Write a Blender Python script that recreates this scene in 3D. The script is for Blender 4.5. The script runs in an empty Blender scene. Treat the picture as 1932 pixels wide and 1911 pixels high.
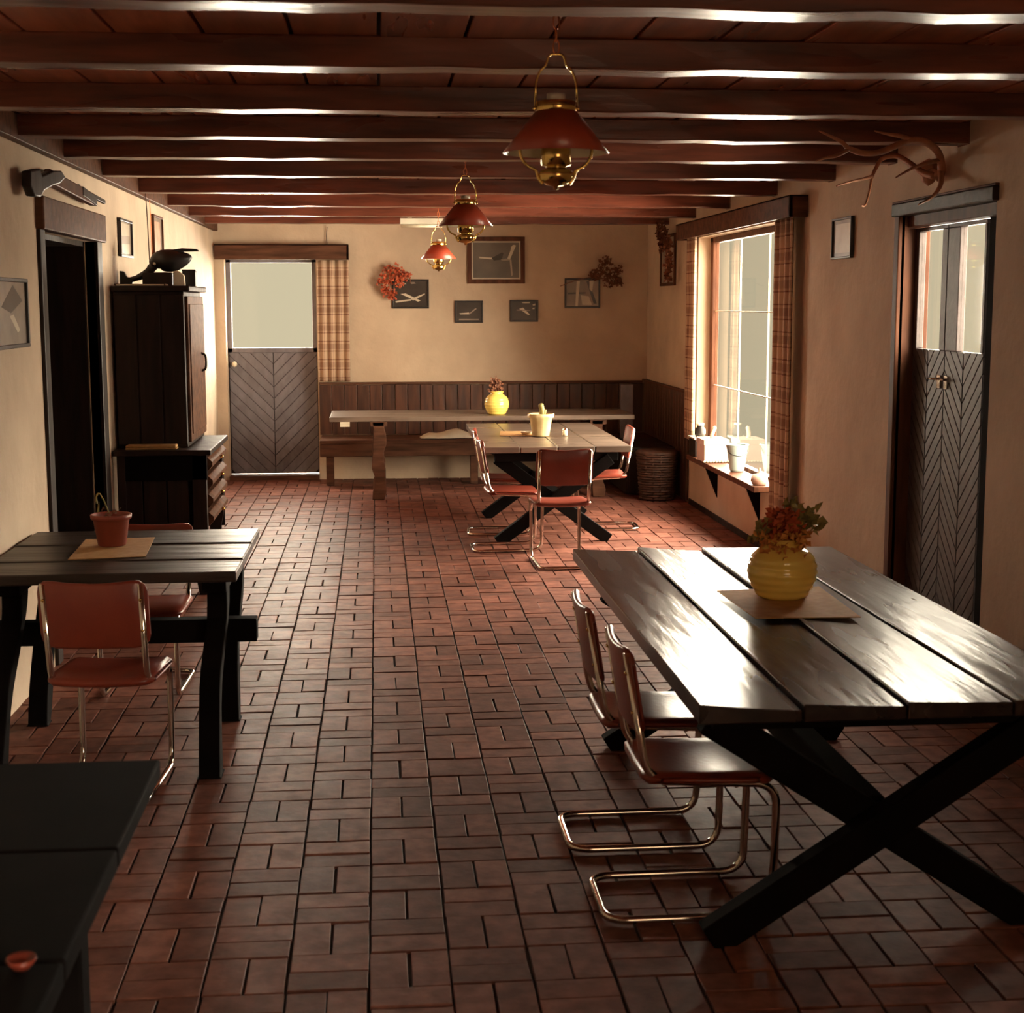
import bpy, math, random
from mathutils import Vector, Matrix
random.seed(7)
R = math.radians
scene = bpy.context.scene
col = scene.collection
# ------------------------------------------------------------------ camera
F, CX, CY, EYE = 2800.0, 966.0, 955.5, 1.85
VPX, VPY, ROLL = 711.0, 573.0, -0.014
_d = Vector(((VPX-CX)/F, (VPY-CY)/F, 1)).normalized()
_u = Vector((math.sin(ROLL), -math.cos(ROLL), 0)); _z = (_u-_d*_d.dot(_u)).normalized(); _x = _z.cross(_d)*-1
_x = _d.cross(_z)
cr = Vector((_x[0], _d[0], _z[0])); cd = Vector((_x[1], _d[1], _z[1])); cf = Vector((_x[2], _d[2], _z[2]))
cam_data = bpy.data.cameras.new('camera'); cam = bpy.data.objects.new('camera', cam_data); col.objects.link(cam)
cam_data.sensor_width = 36; cam_data.sensor_fit = 'HORIZONTAL'; cam_data.lens = F/1932*36
cam_data.clip_start = 0.05
cam_data.dof.use_dof = True; cam_data.dof.focus_distance = 9.0; cam_data.dof.aperture_fstop = 6.3
cam.matrix_world = Matrix(((cr[0], -cd[0], -cf[0], 0), (cr[1], -cd[1], -cf[1], 0), (cr[2], -cd[2], -cf[2], EYE), (0, 0, 0, 1)))
scene.camera = cam
# ------------------------------------------------------------------ light
def sun(name, direction, angle, strength, colour):
    l = bpy.data.lights.new(name, 'SUN'); o = bpy.data.objects.new(name, l); col.objects.link(o)
    l.angle = R(angle); l.energy = strength; l.color = colour
    o.rotation_euler = Vector(direction).to_track_quat('-Z', 'Y').to_euler(); o.location = (0, 0, 8)
    return o
world = bpy.data.worlds.new('sky'); scene.world = world; world.use_nodes = True
bg = world.node_tree.nodes['Background']; bg.inputs[0].default_value = (.70, .605, .415, 1); bg.inputs[1].default_value = 1.9
sun('hazy_daylight_side', (-1, .22, -.36), 112, 128.0, (1, .86, .66))
sun('hazy_daylight_rear', (.0, -1, -.62), 98, 235.0, (1, .87, .70))
sun('hazy_daylight_front', (-.05, 1, .24), 92, 12.0, (1, .62, .37))
vs = scene.view_settings; vs.view_transform = 'Standard'; vs.look = 'None'; vs.gamma = 1; vs.exposure = -0.92
vs.use_curve_mapping = False

# ------------------------------------------------------------------ unprojection onto real planes
def ray(px, py):
    a, b = (px-CX)/F, (py-CY)/F
    return cr*a + cd*b + cf
def P(px, py, x=None, y=None, z=None):
    r = ray(px, py)
    if z is not None: t = (z-EYE)/r.z
    elif y is not None: t = y/r.y
    else: t = x/r.x
    return Vector((0, 0, EYE)) + r*t
# ------------------------------------------------------------------ materials
MT = {}
def mat(name, c1, c2=None, rough=.5, scale=(1, 1, 1), ns=4., detail=4., bump=0., bs=None, metal=0., rvar=0., isl=0., coat=0., spec=.5, bdist=.01, transl=0.):
    m = bpy.data.materials.new(name); m.use_nodes = True; MT[name] = m
    nt = m.node_tree; N = nt.nodes; L = nt.links; b = N['Principled BSDF']
    b.inputs['Roughness'].default_value = rough; b.inputs['Metallic'].default_value = metal
    b.inputs['Specular IOR Level'].default_value = spec; b.inputs['Coat Weight'].default_value = coat; b.inputs['Coat Roughness'].default_value = .12
    tc = N.new('ShaderNodeTexCoord'); mp = N.new('ShaderNodeMapping'); mp.inputs['Scale'].default_value = scale
    oi = N.new('ShaderNodeObjectInfo'); off = N.new('ShaderNodeVectorMath'); off.operation = 'SCALE'; off.inputs['Scale'].default_value = 37.
    cmb = N.new('ShaderNodeCombineXYZ')
    for k in range(3): L.new(oi.outputs['Random'], cmb.inputs[k])
    L.new(cmb.outputs[0], off.inputs[0]); L.new(off.outputs[0], mp.inputs['Location']); L.new(tc.outputs['Object'], mp.inputs['Vector'])
    nz = N.new('ShaderNodeTexNoise'); nz.inputs['Scale'].default_value = ns; nz.inputs['Detail'].default_value = detail
    L.new(mp.outputs[0], nz.inputs['Vector'])
    c2 = c2 or tuple(v*.75 for v in c1)
    rmp = N.new('ShaderNodeValToRGB'); rmp.color_ramp.elements[0].position = .35; rmp.color_ramp.elements[1].position = .65
    rmp.color_ramp.elements[0].color = (*c2, 1); rmp.color_ramp.elements[1].color = (*c1, 1)
    L.new(nz.outputs['Fac'], rmp.inputs[0]); last = rmp.outputs[0]
    if isl:
        geo = N.new('ShaderNodeNewGeometry'); add = N.new('ShaderNodeMath'); add.operation = 'ADD'
        L.new(geo.outputs['Random Per Island'], add.inputs[0]); L.new(oi.outputs['Random'], add.inputs[1])
        fr = N.new('ShaderNodeMath'); fr.operation = 'FRACT'; L.new(add.outputs[0], fr.inputs[0])
        mr = N.new('ShaderNodeMapRange'); mr.inputs[3].default_value = 1-isl; mr.inputs[4].default_value = 1+isl*.6; L.new(fr.outputs[0], mr.inputs[0])
        hs = N.new('ShaderNodeHueSaturation'); L.new(mr.outputs[0], hs.inputs['Value']); L.new(last, hs.inputs['Color']); last = hs.outputs[0]
    L.new(last, b.inputs['Base Color'])
    if rvar:
        n2 = N.new('ShaderNodeTexNoise'); n2.inputs['Scale'].default_value = ns*.6; L.new(mp.outputs[0], n2.inputs['Vector'])
        m2 = N.new('ShaderNodeMapRange'); m2.inputs[3].default_value = max(.02, rough-rvar); m2.inputs[4].default_value = rough+rvar
        L.new(n2.outputs['Fac'], m2.inputs[0]); L.new(m2.outputs[0], b.inputs['Roughness'])
    if bump:
        n3 = N.new('ShaderNodeTexNoise'); n3.inputs['Scale'].default_value = bs or ns; n3.inputs['Detail'].default_value = 5
        L.new(mp.outputs[0], n3.inputs['Vector'])
        bp = N.new('ShaderNodeBump'); bp.inputs['Strength'].default_value = bump; bp.inputs['Distance'].default_value = bdist
        L.new(n3.outputs['Fac'], bp.inputs['Height']); L.new(bp.outputs[0], b.inputs['Normal'])
    if transl:
        tr = N.new('ShaderNodeBsdfTranslucent'); mx = N.new('ShaderNodeMixShader'); mx.inputs[0].default_value = transl
        L.new(last, tr.inputs[0]); L.new(b.outputs[0], mx.inputs[1]); L.new(tr.outputs[0], mx.inputs[2]); L.new(mx.outputs[0], N['Material Output'].inputs[0])
    return m
plaster = mat('plaster', (.61, .475, .345), (.50, .38, .275), .85, ns=2.2, bump=.5, bs=9, bdist=.02)
brick_m = mat('brick_glaze', (.225, .09, .064), (.14, .053, .039), .50, ns=14, bump=.35, bs=30, isl=.35, rvar=.10, bdist=.004, spec=.07)
mortar = mat('mortar', (.06, .04, .032), (.03, .022, .018), .9, ns=20)
beam_m = mat('varnished_beam', (.19, .054, .030), (.075, .022, .013), .30, scale=(1, 9, 9), ns=2.0, bump=.3, rvar=.1, bdist=.01)
board_m = mat('varnished_board', (.46, .14, .07), (.25, .07, .035), .30, scale=(9, 1, 9), ns=1.6, bump=.25, rvar=.1, isl=.2)
dark_wood = mat('dark_stained_wood', (.026, .013, .010), (.012, .007, .006), .5, scale=(8, 8, 1), ns=2.5, bump=.3, rvar=.1, spec=.25)
dark_x = mat('dark_stained_wood_lengthwise', (.026, .013, .010), (.012, .007, .006), .5, scale=(1, 8, 8), ns=2.5, bump=.3, rvar=.1, spec=.25)
wains_m = mat('wainscot_plank', (.11, .045, .026), (.05, .02, .013), .42, scale=(8, 8, 1), ns=2.5, bump=.4, rvar=.12, isl=.25, spec=.4)
bench_m = mat('bench_wood', (.13, .058, .034), (.06, .027, .017), .55, scale=(1, 8, 8), ns=2.5, bump=.3, spec=.1)
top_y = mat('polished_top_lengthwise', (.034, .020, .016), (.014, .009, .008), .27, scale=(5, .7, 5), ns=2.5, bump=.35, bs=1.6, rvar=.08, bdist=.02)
glare_top = mat('glare_lightened_tabletop', (.20, .145, .11), (.10, .07, .055), .30, scale=(.7, 5, 5), ns=2.5, bump=.4, bs=1.6, rvar=.08, bdist=.01)  # dark planks with base colour lightened to paint in their glare
top_x = mat('polished_top_crosswise', (.036, .021, .016), (.015, .009, .008), .38, scale=(.7, 5, 5), ns=2.5, bump=.7, bs=1.6, rvar=.08, bdist=.02)
frame_m = mat('brown_frame', (.13, .052, .028), (.07, .027, .016), .5, scale=(6, 6, 1), ns=3, spec=.12)
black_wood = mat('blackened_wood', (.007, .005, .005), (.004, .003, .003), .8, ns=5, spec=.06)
blue_wood = mat('blue_grey_door_paint', (.19, .175, .20), (.14, .125, .145), .5, scale=(4, 4, 2), ns=4, bump=.2, isl=.15)
door_wood = mat('dark_door_plank', (.075, .056, .058), (.045, .035, .036), .5, scale=(4, 4, 4), ns=4, bump=.3, isl=.2)
chrome = mat('chrome', (.80, .76, .70), (.72, .68, .62), .13, ns=10, metal=1)
brass = mat('brass', (.85, .62, .22), (.72, .50, .16), .16, ns=8, metal=1)
copper = mat('copper_chain', (.62, .20, .08), (.5, .15, .06), .3, ns=8, metal=1)
red_shade = mat('red_enamel', (.42, .07, .035), (.38, .06, .03), .35, ns=5, coat=.2)
white_in = mat('white_enamel', (.8, .72, .55), None, .4)
red_vinyl = mat('red_vinyl', (.22, .040, .022), (.18, .030, .018), .32, ns=6, bump=.1, bs=60)
yellow_glaze = mat('yellow_glaze', (.98, .76, .18), (.92, .66, .13), .16, ns=5, coat=.5)
terracotta = mat('red_clay', (.26, .050, .028), (.22, .042, .024), .55, ns=8)
cream_clay = mat('cream_pot', (.80, .66, .36), (.7, .54, .24), .5, ns=12)
mat_cloth = mat('ochre_placemat', (.50, .28, .10), (.42, .22, .07), .75, ns=30, bump=.4, bs=120, bdist=.002)
paper = mat('pale_paper', (.80, .72, .56), (.66, .57, .42), .7, ns=6, bump=.4, bs=8, bdist=.01)
pale_pink = mat('pale_pink_box', (.62, .42, .34), (.5, .33, .27), .7, ns=8)
teal = mat('pale_teal_enamel', (.45, .58, .55), (.36, .48, .46), .35, ns=6)
antler_m = mat('antler_horn', (.46, .20, .11), (.30, .12, .065), .5, ns=12, bump=.3, bs=25)
bone = mat('bone', (.55, .30, .20), (.42, .2, .12), .6, ns=10)
iron = mat('black_iron', (.020, .016, .015), (.010, .008, .008), .38, ns=10)
wicker = mat('dark_wicker', (.10, .045, .028), (.05, .022, .015), .6, ns=20)
leaf_red = mat('dried_red_petals', (.60, .13, .045), (.40, .07, .03), .7, ns=30)
leaf_or = mat('dried_orange_petals', (.75, .36, .08), (.55, .20, .05), .7, ns=30)
leaf_br = mat('dried_brown_leaves', (.26, .10, .05), (.16, .06, .03), .75, ns=30)
leaf_gr = mat('olive_leaves', (.36, .30, .09), (.2, .16, .05), .6, ns=20)
soil = mat('soil', (.03, .02, .015), None, .95, ns=30, bump=.5)
grey_print = mat('grey_print', (.16, .13, .105), (.10, .085, .07), .35, ns=3)
dark_print = mat('dark_print', (.055, .042, .034), (.03, .022, .018), .3, ns=4)
mid_print = mat('mid_print', (.34, .27, .21), (.2, .155, .12), .35, ns=5)
light_print = mat('light_print', (.62, .55, .43), (.5, .43, .33), .4, ns=5)
cable_m = mat('dark_cable', (.06, .03, .02), None, .6)
lamp_white = mat('white_metal', (.75, .68, .55), None, .4)
putty = mat('pale_outlet', (.7, .45, .33), None, .5)
def glass_mat(name, tint):
    m = bpy.data.materials.new(name); m.use_nodes = True; nt = m.node_tree; N = nt.nodes; L = nt.links
    N.remove(N['Principled BSDF'])
    t = N.new('ShaderNodeBsdfTransparent'); t.inputs[0].default_value = (*tint, 1)
    g = N.new('ShaderNodeBsdfGlossy'); g.inputs['Roughness'].default_value = .03
    fr = N.new('ShaderNodeFresnel'); fr.inputs[0].default_value = 1.45
    mx = N.new('ShaderNodeMixShader'); geo = N.new('ShaderNodeNewGeometry'); inv = N.new('ShaderNodeMath'); inv.operation = 'SUBTRACT'; inv.inputs[0].default_value = 1.; L.new(geo.outputs['Backfacing'], inv.inputs[1])
    ml = N.new('ShaderNodeMath'); ml.operation = 'MULTIPLY'; L.new(fr.outputs[0], ml.inputs[0]); L.new(inv.outputs[0], ml.inputs[1])
    L.new(ml.outputs[0], mx.inputs[0]); L.new(t.outputs[0], mx.inputs[1]); L.new(g.outputs[0], mx.inputs[2])
    L.new(mx.outputs[0], N['Material Output'].inputs[0]); return m
glass = glass_mat('window_glass', (.96, .96, .94))
def plaid():
    m = mat('plaid_curtain', (.62, .46, .33), (.56, .40, .28), .85, ns=8, transl=.10)
    nt = m.node_tree; N = nt.nodes; L = nt.links; b = N['Principled BSDF']
    tc = N.new('ShaderNodeUVMap'); sp = N.new('ShaderNodeSeparateXYZ'); L.new(tc.outputs[0], sp.inputs[0])
    def stripes(axis, period, edges):
        mu = N.new('ShaderNodeMath'); mu.operation = 'DIVIDE'; mu.inputs[1].default_value = period; L.new(sp.outputs[axis], mu.inputs[0])
        f = N.new('ShaderNodeMath'); f.operation = 'FRACT'; L.new(mu.outputs[0], f.inputs[0])
        r = N.new('ShaderNodeValToRGB'); r.color_ramp.interpolation = 'CONSTANT'
        els = r.color_ramp.elements; els[0].position = 0; els[0].color = (0, 0, 0, 1); els[1].position = edges[0][0]; els[1].color = (*[edges[0][1]]*3, 1)
        for p, v in edges[1:]:
            e = els.new(p); e.color = (v, v, v, 1)
        L.new(f.outputs[0], r.inputs[0]); return r.outputs[0]
    v = stripes(0, .17, [(.15, .9), (.22, .1), (.30, .6), (.60, .05), (.70, .9), (.76, 0)])
    h = stripes(1, .19, [(.12, .9), (.17, .1), (.26, .55), (.55, .05), (.66, .9), (.71, 0)])
    ad = N.new('ShaderNodeMath'); ad.operation = 'ADD'; L.new(v, ad.inputs[0]); L.new(h, ad.inputs[1])
    hf = N.new('ShaderNodeMath'); hf.operation = 'MULTIPLY'; hf.inputs[1].default_value = .55; hf.use_clamp = True; L.new(ad.outputs[0], hf.inputs[0])
    mx = N.new('ShaderNodeMix'); mx.data_type = 'RGBA'; L.new(hf.outputs[0], mx.inputs['Factor'])
    mx.inputs['A'].default_value = (.62, .44, .30, 1); mx.inputs['B'].default_value = (.13, .025, .015, 1)
    L.new(mx.outputs['Result'], b.inputs['Base Color'])
    for n in N:
        if n.type == 'BSDF_TRANSLUCENT': L.new(mx.outputs['Result'], n.inputs[0])
    return m
plaid_m = plaid()
# ------------------------------------------------------------------ mesh builder
class MB:
    def __init__(s): s.v = []; s.f = []; s.sm = []
    def add(s, vs, fs, smooth=False):
        o = len(s.v); s.v += [tuple(p) for p in vs]; s.f += [tuple(i+o for i in f) for f in fs]; s.sm += [smooth]*len(fs); return s
    def box(s, a, b, M=None):
        (x0, y0, z0), (x1, y1, z1) = a, b
        vs = [Vector(p) for p in ((x0,y0,z0),(x1,y0,z0),(x1,y1,z0),(x0,y1,z0),(x0,y0,z1),(x1,y0,z1),(x1,y1,z1),(x0,y1,z1))]
        if M: vs = [M @ p for p in vs]
        return s.add(vs, [(0,3,2,1),(4,5,6,7),(0,1,5,4),(1,2,6,5),(2,3,7,6),(3,0,4,7)])
    def bar(s, p, q, w, t, up=(0, 0, 1)):
        p, q = Vector(p), Vector(q); d = (q-p).normalized(); u = Vector(up); sd = d.cross(u)
        if sd.length < 1e-4: sd = d.cross(Vector((1, 0, 0)))
        sd.normalize(); n = sd.cross(d)
        vs = []
        for c in (p, q):
            for a, b in ((-1,-1),(1,-1),(1,1),(-1,1)): vs.append(c+sd*(a*w/2)+n*(b*t/2))
        return s.add(vs, [(3,2,1,0),(4,5,6,7),(0,1,5,4),(1,2,6,5),(2,3,7,6),(3,0,4,7)])
    def tube(s, pts, r, seg=10, cap=True):
        pts = [Vector(p) for p in pts]; n = len(pts); rs = r if isinstance(r, (list, tuple)) else [r]*n
        vs = []; fs = []; t0 = (pts[1]-pts[0]).normalized()
        a = t0.orthogonal().normalized()
        for i, p in enumerate(pts):
            t = (pts[min(i+1, n-1)]-pts[max(i-1, 0)]).normalized()
            a = (a-t*a.dot(t)).normalized(); b = t.cross(a)
            for k in range(seg):
                g = 2*math.pi*k/seg; vs.append(p+(a*math.cos(g)+b*math.sin(g))*rs[i])
        for i in range(n-1):
            for k in range(seg):
                k2 = (k+1) % seg; fs.append((i*seg+k, i*seg+k2, (i+1)*seg+k2, (i+1)*seg+k))
        if cap: fs += [tuple(range(seg))[::-1], tuple((n-1)*seg+k for k in range(seg))]
        return s.add(vs, fs, True)
    def lathe(s, prof, c=(0, 0, 0), seg=28, close=False):
        vs = []; fs = []; n = len(prof)
        for r, z in prof:
            for k in range(seg):
                g = 2*math.pi*k/seg; vs.append((c[0]+r*math.cos(g), c[1]+r*math.sin(g), c[2]+z))
        for i in range(n-1):
            for k in range(seg):
                k2 = (k+1) % seg; fs.append((i*seg+k, i*seg+k2, (i+1)*seg+k2, (i+1)*seg+k))
        return s.add(vs, fs, True)
    def prism(s, poly, o, u, v, t):
        """2D polygon POLY on the plane o+u*a+v*b, thickness T along u x v"""
        o, u, v = Vector(o), Vector(u), Vector(v); n = u.cross(v).normalized()*t
        k = len(poly); a = [o+u*p[0]+v*p[1] for p in poly]; b = [p+n for p in a]
        return s.add(a+b, [tuple(range(k))[::-1], tuple(range(k, 2*k))]+[(i, (i+1) % k, (i+1) % k+k, i+k) for i in range(k)])
    def mesh(s, name, m):
        me = bpy.data.meshes.new(name); me.from_pydata(s.v, [], s.f); me.polygons.foreach_set('use_smooth', s.sm)
        for mm in (m if isinstance(m, (list, tuple)) else [m]): me.materials.append(mm)
        me.update(); return me
    def build(s, name, m, parent=None, bevel=0, loc=None):
        o = bpy.data.objects.new(name, s.mesh(name, m)); col.objects.link(o)
        if parent is not None: o.parent = parent
        if loc is not None: o.location = loc
        if bevel:
            bm = o.modifiers.new('bevel', 'BEVEL'); bm.width = bevel; bm.segments = 2; bm.limit_method = 'ANGLE'; bm.angle_limit = R(40); bm.harden_normals = False
        return o
def empty(name, loc=(0, 0, 0), rz=0.0):
    o = bpy.data.objects.new(name, None); col.objects.link(o); o.location = loc; o.rotation_euler.z = rz; o.empty_display_size = .1; return o
def tag(o, label=None, cat=None, group=None, kind=None):
    if label: o['label'] = label
    if cat: o['category'] = cat
    if group: o['group'] = group
    if kind: o['kind'] = kind
    return o
def thing(name, label, cat, loc=(0, 0, 0), rz=0.0, group=None): return tag(empty(name, loc, rz), label, cat, group)
def kids(o): return [c for c in col.objects if c.parent == o]
def copy_tree(o, parent=None):
    c = o.copy(); col.objects.link(c)
    if parent is not None: c.parent = parent
    for ch in kids(o): copy_tree(ch, c)
    return c
def fillet(pts, r, n=5):
    pts = [Vector(p) for p in pts]; out = [pts[0]]
    for i in range(1, len(pts)-1):
        a, b, c = pts[i-1], pts[i], pts[i+1]; d1 = (a-b); d2 = (c-b); k = min(r, d1.length*.48, d2.length*.48)
        p, q = b+d1.normalized()*k, b+d2.normalized()*k
        for j in range(n+1):
            t = j/n; out.append(p*(1-t)**2+b*2*t*(1-t)+q*t*t)
    out.append(pts[-1]); return out
def smooth(pts, n=4):
    pts = [Vector(p) for p in pts]; out = []
    for i in range(len(pts)-1):
        p0, p1, p2, p3 = pts[max(i-1, 0)], pts[i], pts[i+1], pts[min(i+2, len(pts)-1)]
        for j in range(n):
            t = j/n; out.append(.5*((2*p1)+(p2-p0)*t+(2*p0-5*p1+4*p2-p3)*t*t+(3*p1-p0-3*p2+p3)*t**3))
    out.append(pts[-1]); return out
def clip(poly, x0, x1, y0, y1):
    def cut(P_, f, g):
        out = []
        for i in range(len(P_)):
            a, b = P_[i-1], P_[i]; ia, ib = f(a), f(b)
            if ia != ib: out.append(g(a, b))
            if ib: out.append(b)
        return out
    def lx(v): return lambda a, b: (v, a[1]+(b[1]-a[1])*(v-a[0])/(b[0]-a[0]))
    def ly(v): return lambda a, b: (a[0]+(b[0]-a[0])*(v-a[1])/(b[1]-a[1]), v)
    for f, g in ((lambda p: p[0] >= x0, lx(x0)), (lambda p: p[0] <= x1, lx(x1)), (lambda p: p[1] >= y0, ly(y0)), (lambda p: p[1] <= y1, ly(y1))):
        if len(poly) < 3: return []
        poly = cut(poly, f, g)
    return poly

# ================================================================== SETTING
LX, RX, BY, CZ, UZ, FY = -1.68, 2.88, 15.82, 2.715, 2.62, -.9
def struct(o): o['kind'] = 'structure'; return o
# ---- floor: basket-weave bricks
fl = struct(MB().box((LX-.4, FY-.4, -.30), (RX+.4, BY+.5, -.012)).build('floor', mortar))
W, PH_X, PH_Y = .2266, -.047, 4.42
def brick_mb(c, along_y, z=0., th=.0, mb=None):
    l, w = W-.008, W/2-.008
    hx, hy = (w/2, l/2) if along_y else (l/2, w/2)
    e = .0015; cx, cy = c
    vs = [(cx-hx, cy-hy, -.012), (cx+hx, cy-hy, -.012), (cx+hx, cy+hy, -.012), (cx-hx, cy+hy, -.012),
          (cx-hx, cy-hy, z-.0012), (cx+hx, cy-hy, z-.0012), (cx+hx, cy+hy, z-.0012), (cx-hx, cy+hy, z-.0012),
          (cx-hx+e, cy-hy+e, z+th), (cx+hx-e, cy-hy+e, z), (cx+hx-e, cy+hy-e, z-th), (cx-hx+e, cy+hy-e, z)]
    fs = [(i, (i+1) % 4, (i+1) % 4+4, i+4) for i in range(4)]+[(i+4, (i+1) % 4+4, (i+1) % 4+8, i+8) for i in range(4)]+[(8, 9, 10, 11)]
    return (mb or MB()).add(vs, fs)
bm_a = brick_mb((0, 0), True).mesh('brick', brick_m); bm_b = brick_mb((0, 0), False).mesh('brick', brick_m)
rest = MB(); bricks = []
i0, i1 = int((LX-PH_X)//W)-1, int((RX-PH_X)//W)+1
j0, j1 = int((FY-PH_Y)/W)-1, int((BY+.2-PH_Y)/W)+2
for j in range(j0, j1):
    for i in range(i0, i1+1):
        cx, cy = PH_X+(i+.5)*W, PH_Y+j*W
        if cx < LX-.1 or cx > RX+.1: continue
        along = (i+j) % 2 == 0
        for s in (-1, 1):
            c = (cx+s*W/4, cy) if along else (cx, cy+s*W/4)
            c = (c[0]+random.uniform(-.0025, .0025), c[1]+random.uniform(-.0025, .0025)+.006*math.sin(cx*2.1))
            rec = (cy, cx, c, along, random.uniform(-.003, .0015), random.uniform(-.0012, .0012)); bricks.append(rec)
vis = sorted([b for b in bricks if 3.85 < b[0] < 8.2 and -1.0 < b[1] < (.95 if b[0] < 6.6 else 1.2) and not (b[1] < -.72 and b[0] < 6.9)], key=lambda b: b[0])[:298]
vset = set(id(b) for b in vis)
for b in bricks:
    cy, cx, c, along, z, th = b
    if id(b) in vset:
        o = bpy.data.objects.new('brick', bm_a if along else bm_b); col.objects.link(o); o.parent = fl
        o.location = (c[0], c[1], z); o.rotation_euler = (th*4, th*3, random.uniform(-.008, .008))
    else: brick_mb(c, along, z, th, rest)
o = rest.build('paving', brick_m, fl); o['kind'] = 'stuff'
# ---- walls (0.4 thick) with openings
DL0, DL1 = 7.78, 9.20         # left doorway
WR0, WR1, WZ0, WZ1 = 10.40, 13.28, .50, 2.43   # right window
DR0, DR1, DZ = 6.80, 8.10, 2.34    # right door
BD0, BD1, BDZ = -1.575, -.632, 2.34    # back door
T = .40
w = MB(); w.box((LX-T, FY-T, -.1), (LX, DL0, 3)).box((LX-T, DL1, -.1), (LX, BY+T, 3)).box((LX-T, DL0, 2.22), (LX, DL1, 3)); struct(w.build('wall_left', plaster))
w = MB(); w.box((RX, FY-T, -.1), (RX+.17, DR0, 3)).box((RX, DR0, DZ), (RX+.17, DR1, 3)).box((RX, DR1, -.1), (RX+.17, WR0, 3)).box((RX, WR0, -.1), (RX+.17, WR1, WZ0-.04)).box((RX, WR0, WZ1), (RX+.17, WR1, 3)).box((RX, WR1, -.1), (RX+.17, BY+T, 3))
struct(w.build('wall_right', plaster))
w = MB(); w.box((LX-T, BY, -.1), (BD0, BY+T, 3)).box((BD0, BY, BDZ), (BD1, BY+T, 3)).box((BD1, BY, -.1), (RX+T, BY+T, 3)); struct(w.build('wall_back', plaster))
w = MB(); w.box((LX-T, FY-T, -.1), (.6, FY, 3)).box((2.6, FY-T, -.1), (RX+T, FY, 3)).box((.6, FY-T, -.1), (2.6, FY, .9)).box((.6, FY-T, 2.3), (2.6, FY, 3)); struct(w.build('wall_front', plaster))
# ---- ceiling: roof slab, boards, beams, wall plates
ce = struct(MB().box((LX-T, FY-T, 2.78), (RX+T, BY+T, 3.05)).build('ceiling', dark_x))
x = LX; k = 0; 
while x < RX-.02:
    x2 = min(x+.283, RX); dz = random.uniform(0, .006)
    MB().box((x+.006, FY, CZ+dz), (x2-.006, BY, 2.78)).build('board', board_m, ce, .004)
    x = x2; k += 1
beam_y = [-1.2, -.15, .9, 1.95, 3.0, 4.0, 5.03, 6.15, 7.16, 8.17, 9.29, 10.66, 12.1, 13.42, 14.66]
for by in beam_y:
    h = .07; b = MB(); n = 24; vs = []; fs = []
    for i in range(n+1):
        xx = LX+(RX-LX)*i/n; a = random.uniform(-.004, .004); c = random.uniform(-.004, .003)
        vs += [(xx, by+a, UZ+c), (xx, by+.14+a, UZ+c+random.uniform(-.002, .002)), (xx, by+.14, CZ+.004), (xx, by, CZ+.004)]
    for i in range(n):
        o_ = i*4
        for q in range(4): fs.append((o_+q, o_+(q+1) % 4, o_+4+(q+1) % 4, o_+4+q))
    fs += [(0, 1, 2, 3), (n*4+3, n*4+2, n*4+1, n*4)]
    b.add(vs, fs); b.build('beam', beam_m, ce, .006)
MB().box((LX, FY, 2.60), (LX+.05, BY, CZ)).build('wall_plate', bench_m, ce, .005)
# ---- baseboard right
struct(MB().box((RX-.015, DR1+.1, 0), (RX, 13.5, .05)).build('baseboard_right', dark_x, None, .003))

# ---- V-plank door builder: rectangle on plane o + u*a + v*b, planks in a V per leaf
def v_planks(parent, o, u, v, x0, x1, z0, z1, m, pitch=.105, inv=False, hole=None, th=.018, name='plank'):
    xc = (x0+x1)/2; s = -1 if inv else 1
    for side in (-1, 1):
        xa, xb = (x0, xc-.004) if side < 0 else (xc+.004, x1)
        b = z0-1.4
        while b < z1+1.4:
            xo = x0 if side < 0 else x1; hw = xc-x0; g = .006
            # V: outer end higher than the seam
            poly = [(xc, b), (xo, b+s*hw*1.0), (xo, b+s*hw+pitch-g), (xc, b+pitch-g)]
            regs = [(xa, xb, z0, z1)] if not hole else [(xa, xb, z0, hole[2]), (xa, xb, hole[3], z1)]
            for r_ in regs:
                if r_[3]-r_[2] < .01: continue
                q = clip(poly, *r_)
                if len(q) >= 3:
                    area = abs(sum(q[i-1][0]*q[i][1]-q[i][0]*q[i-1][1] for i in range(len(q))))/2
                    if area > .0006: MB().prism(q, o, u, v, th).build(name, m, parent, .003)
            b += pitch
# ---- door_1 back door (plane y = BY+.12, facing -Y)
d1 = tag(empty('door_1', (0, 0, 0)), kind='structure')
yy = BY+.16
MB().box((BD0, yy+.02, .05), (BD1, yy+.05, 1.36)).build('door_panel', dark_wood, d1)
b = MB(); b.box((BD0, yy-.02, 1.34), (BD1, yy+.04, 1.39)).box((BD0, yy-.02, BDZ-.06), (BD1, yy+.04, BDZ)).box((BD0, yy-.02, 1.34), (BD0+.05, yy+.04, BDZ)).box((BD1-.05, yy-.02, 1.34), (BD1, yy+.04, BDZ))
b.build('door_rail', blue_wood, d1, .004)
MB().box((BD0+.05, yy, 1.39), (BD1-.05, yy+.006, BDZ-.06)).build('pane', glass, d1)
v_planks(d1, (0, yy+.02, 0), (1, 0, 0), (0, 0, 1), BD0+.012, BD1-.012, .06, 1.34, blue_wood, .122)
MB().tube([(BD0+.07, yy, 1.22), (BD0+.07, yy-.05, 1.22)], .012).lathe([(0, -.03), (.022, -.022), (.03, 0), (.022, .022), (0, .03)], (BD0+.07, yy-.06, 1.22), 14).build('knob', white_in, d1)
MB().box((BD0, BY-.03, 0), (BD1, BY+.30, .045)).build('threshold', bench_m, d1, .005)
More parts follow.
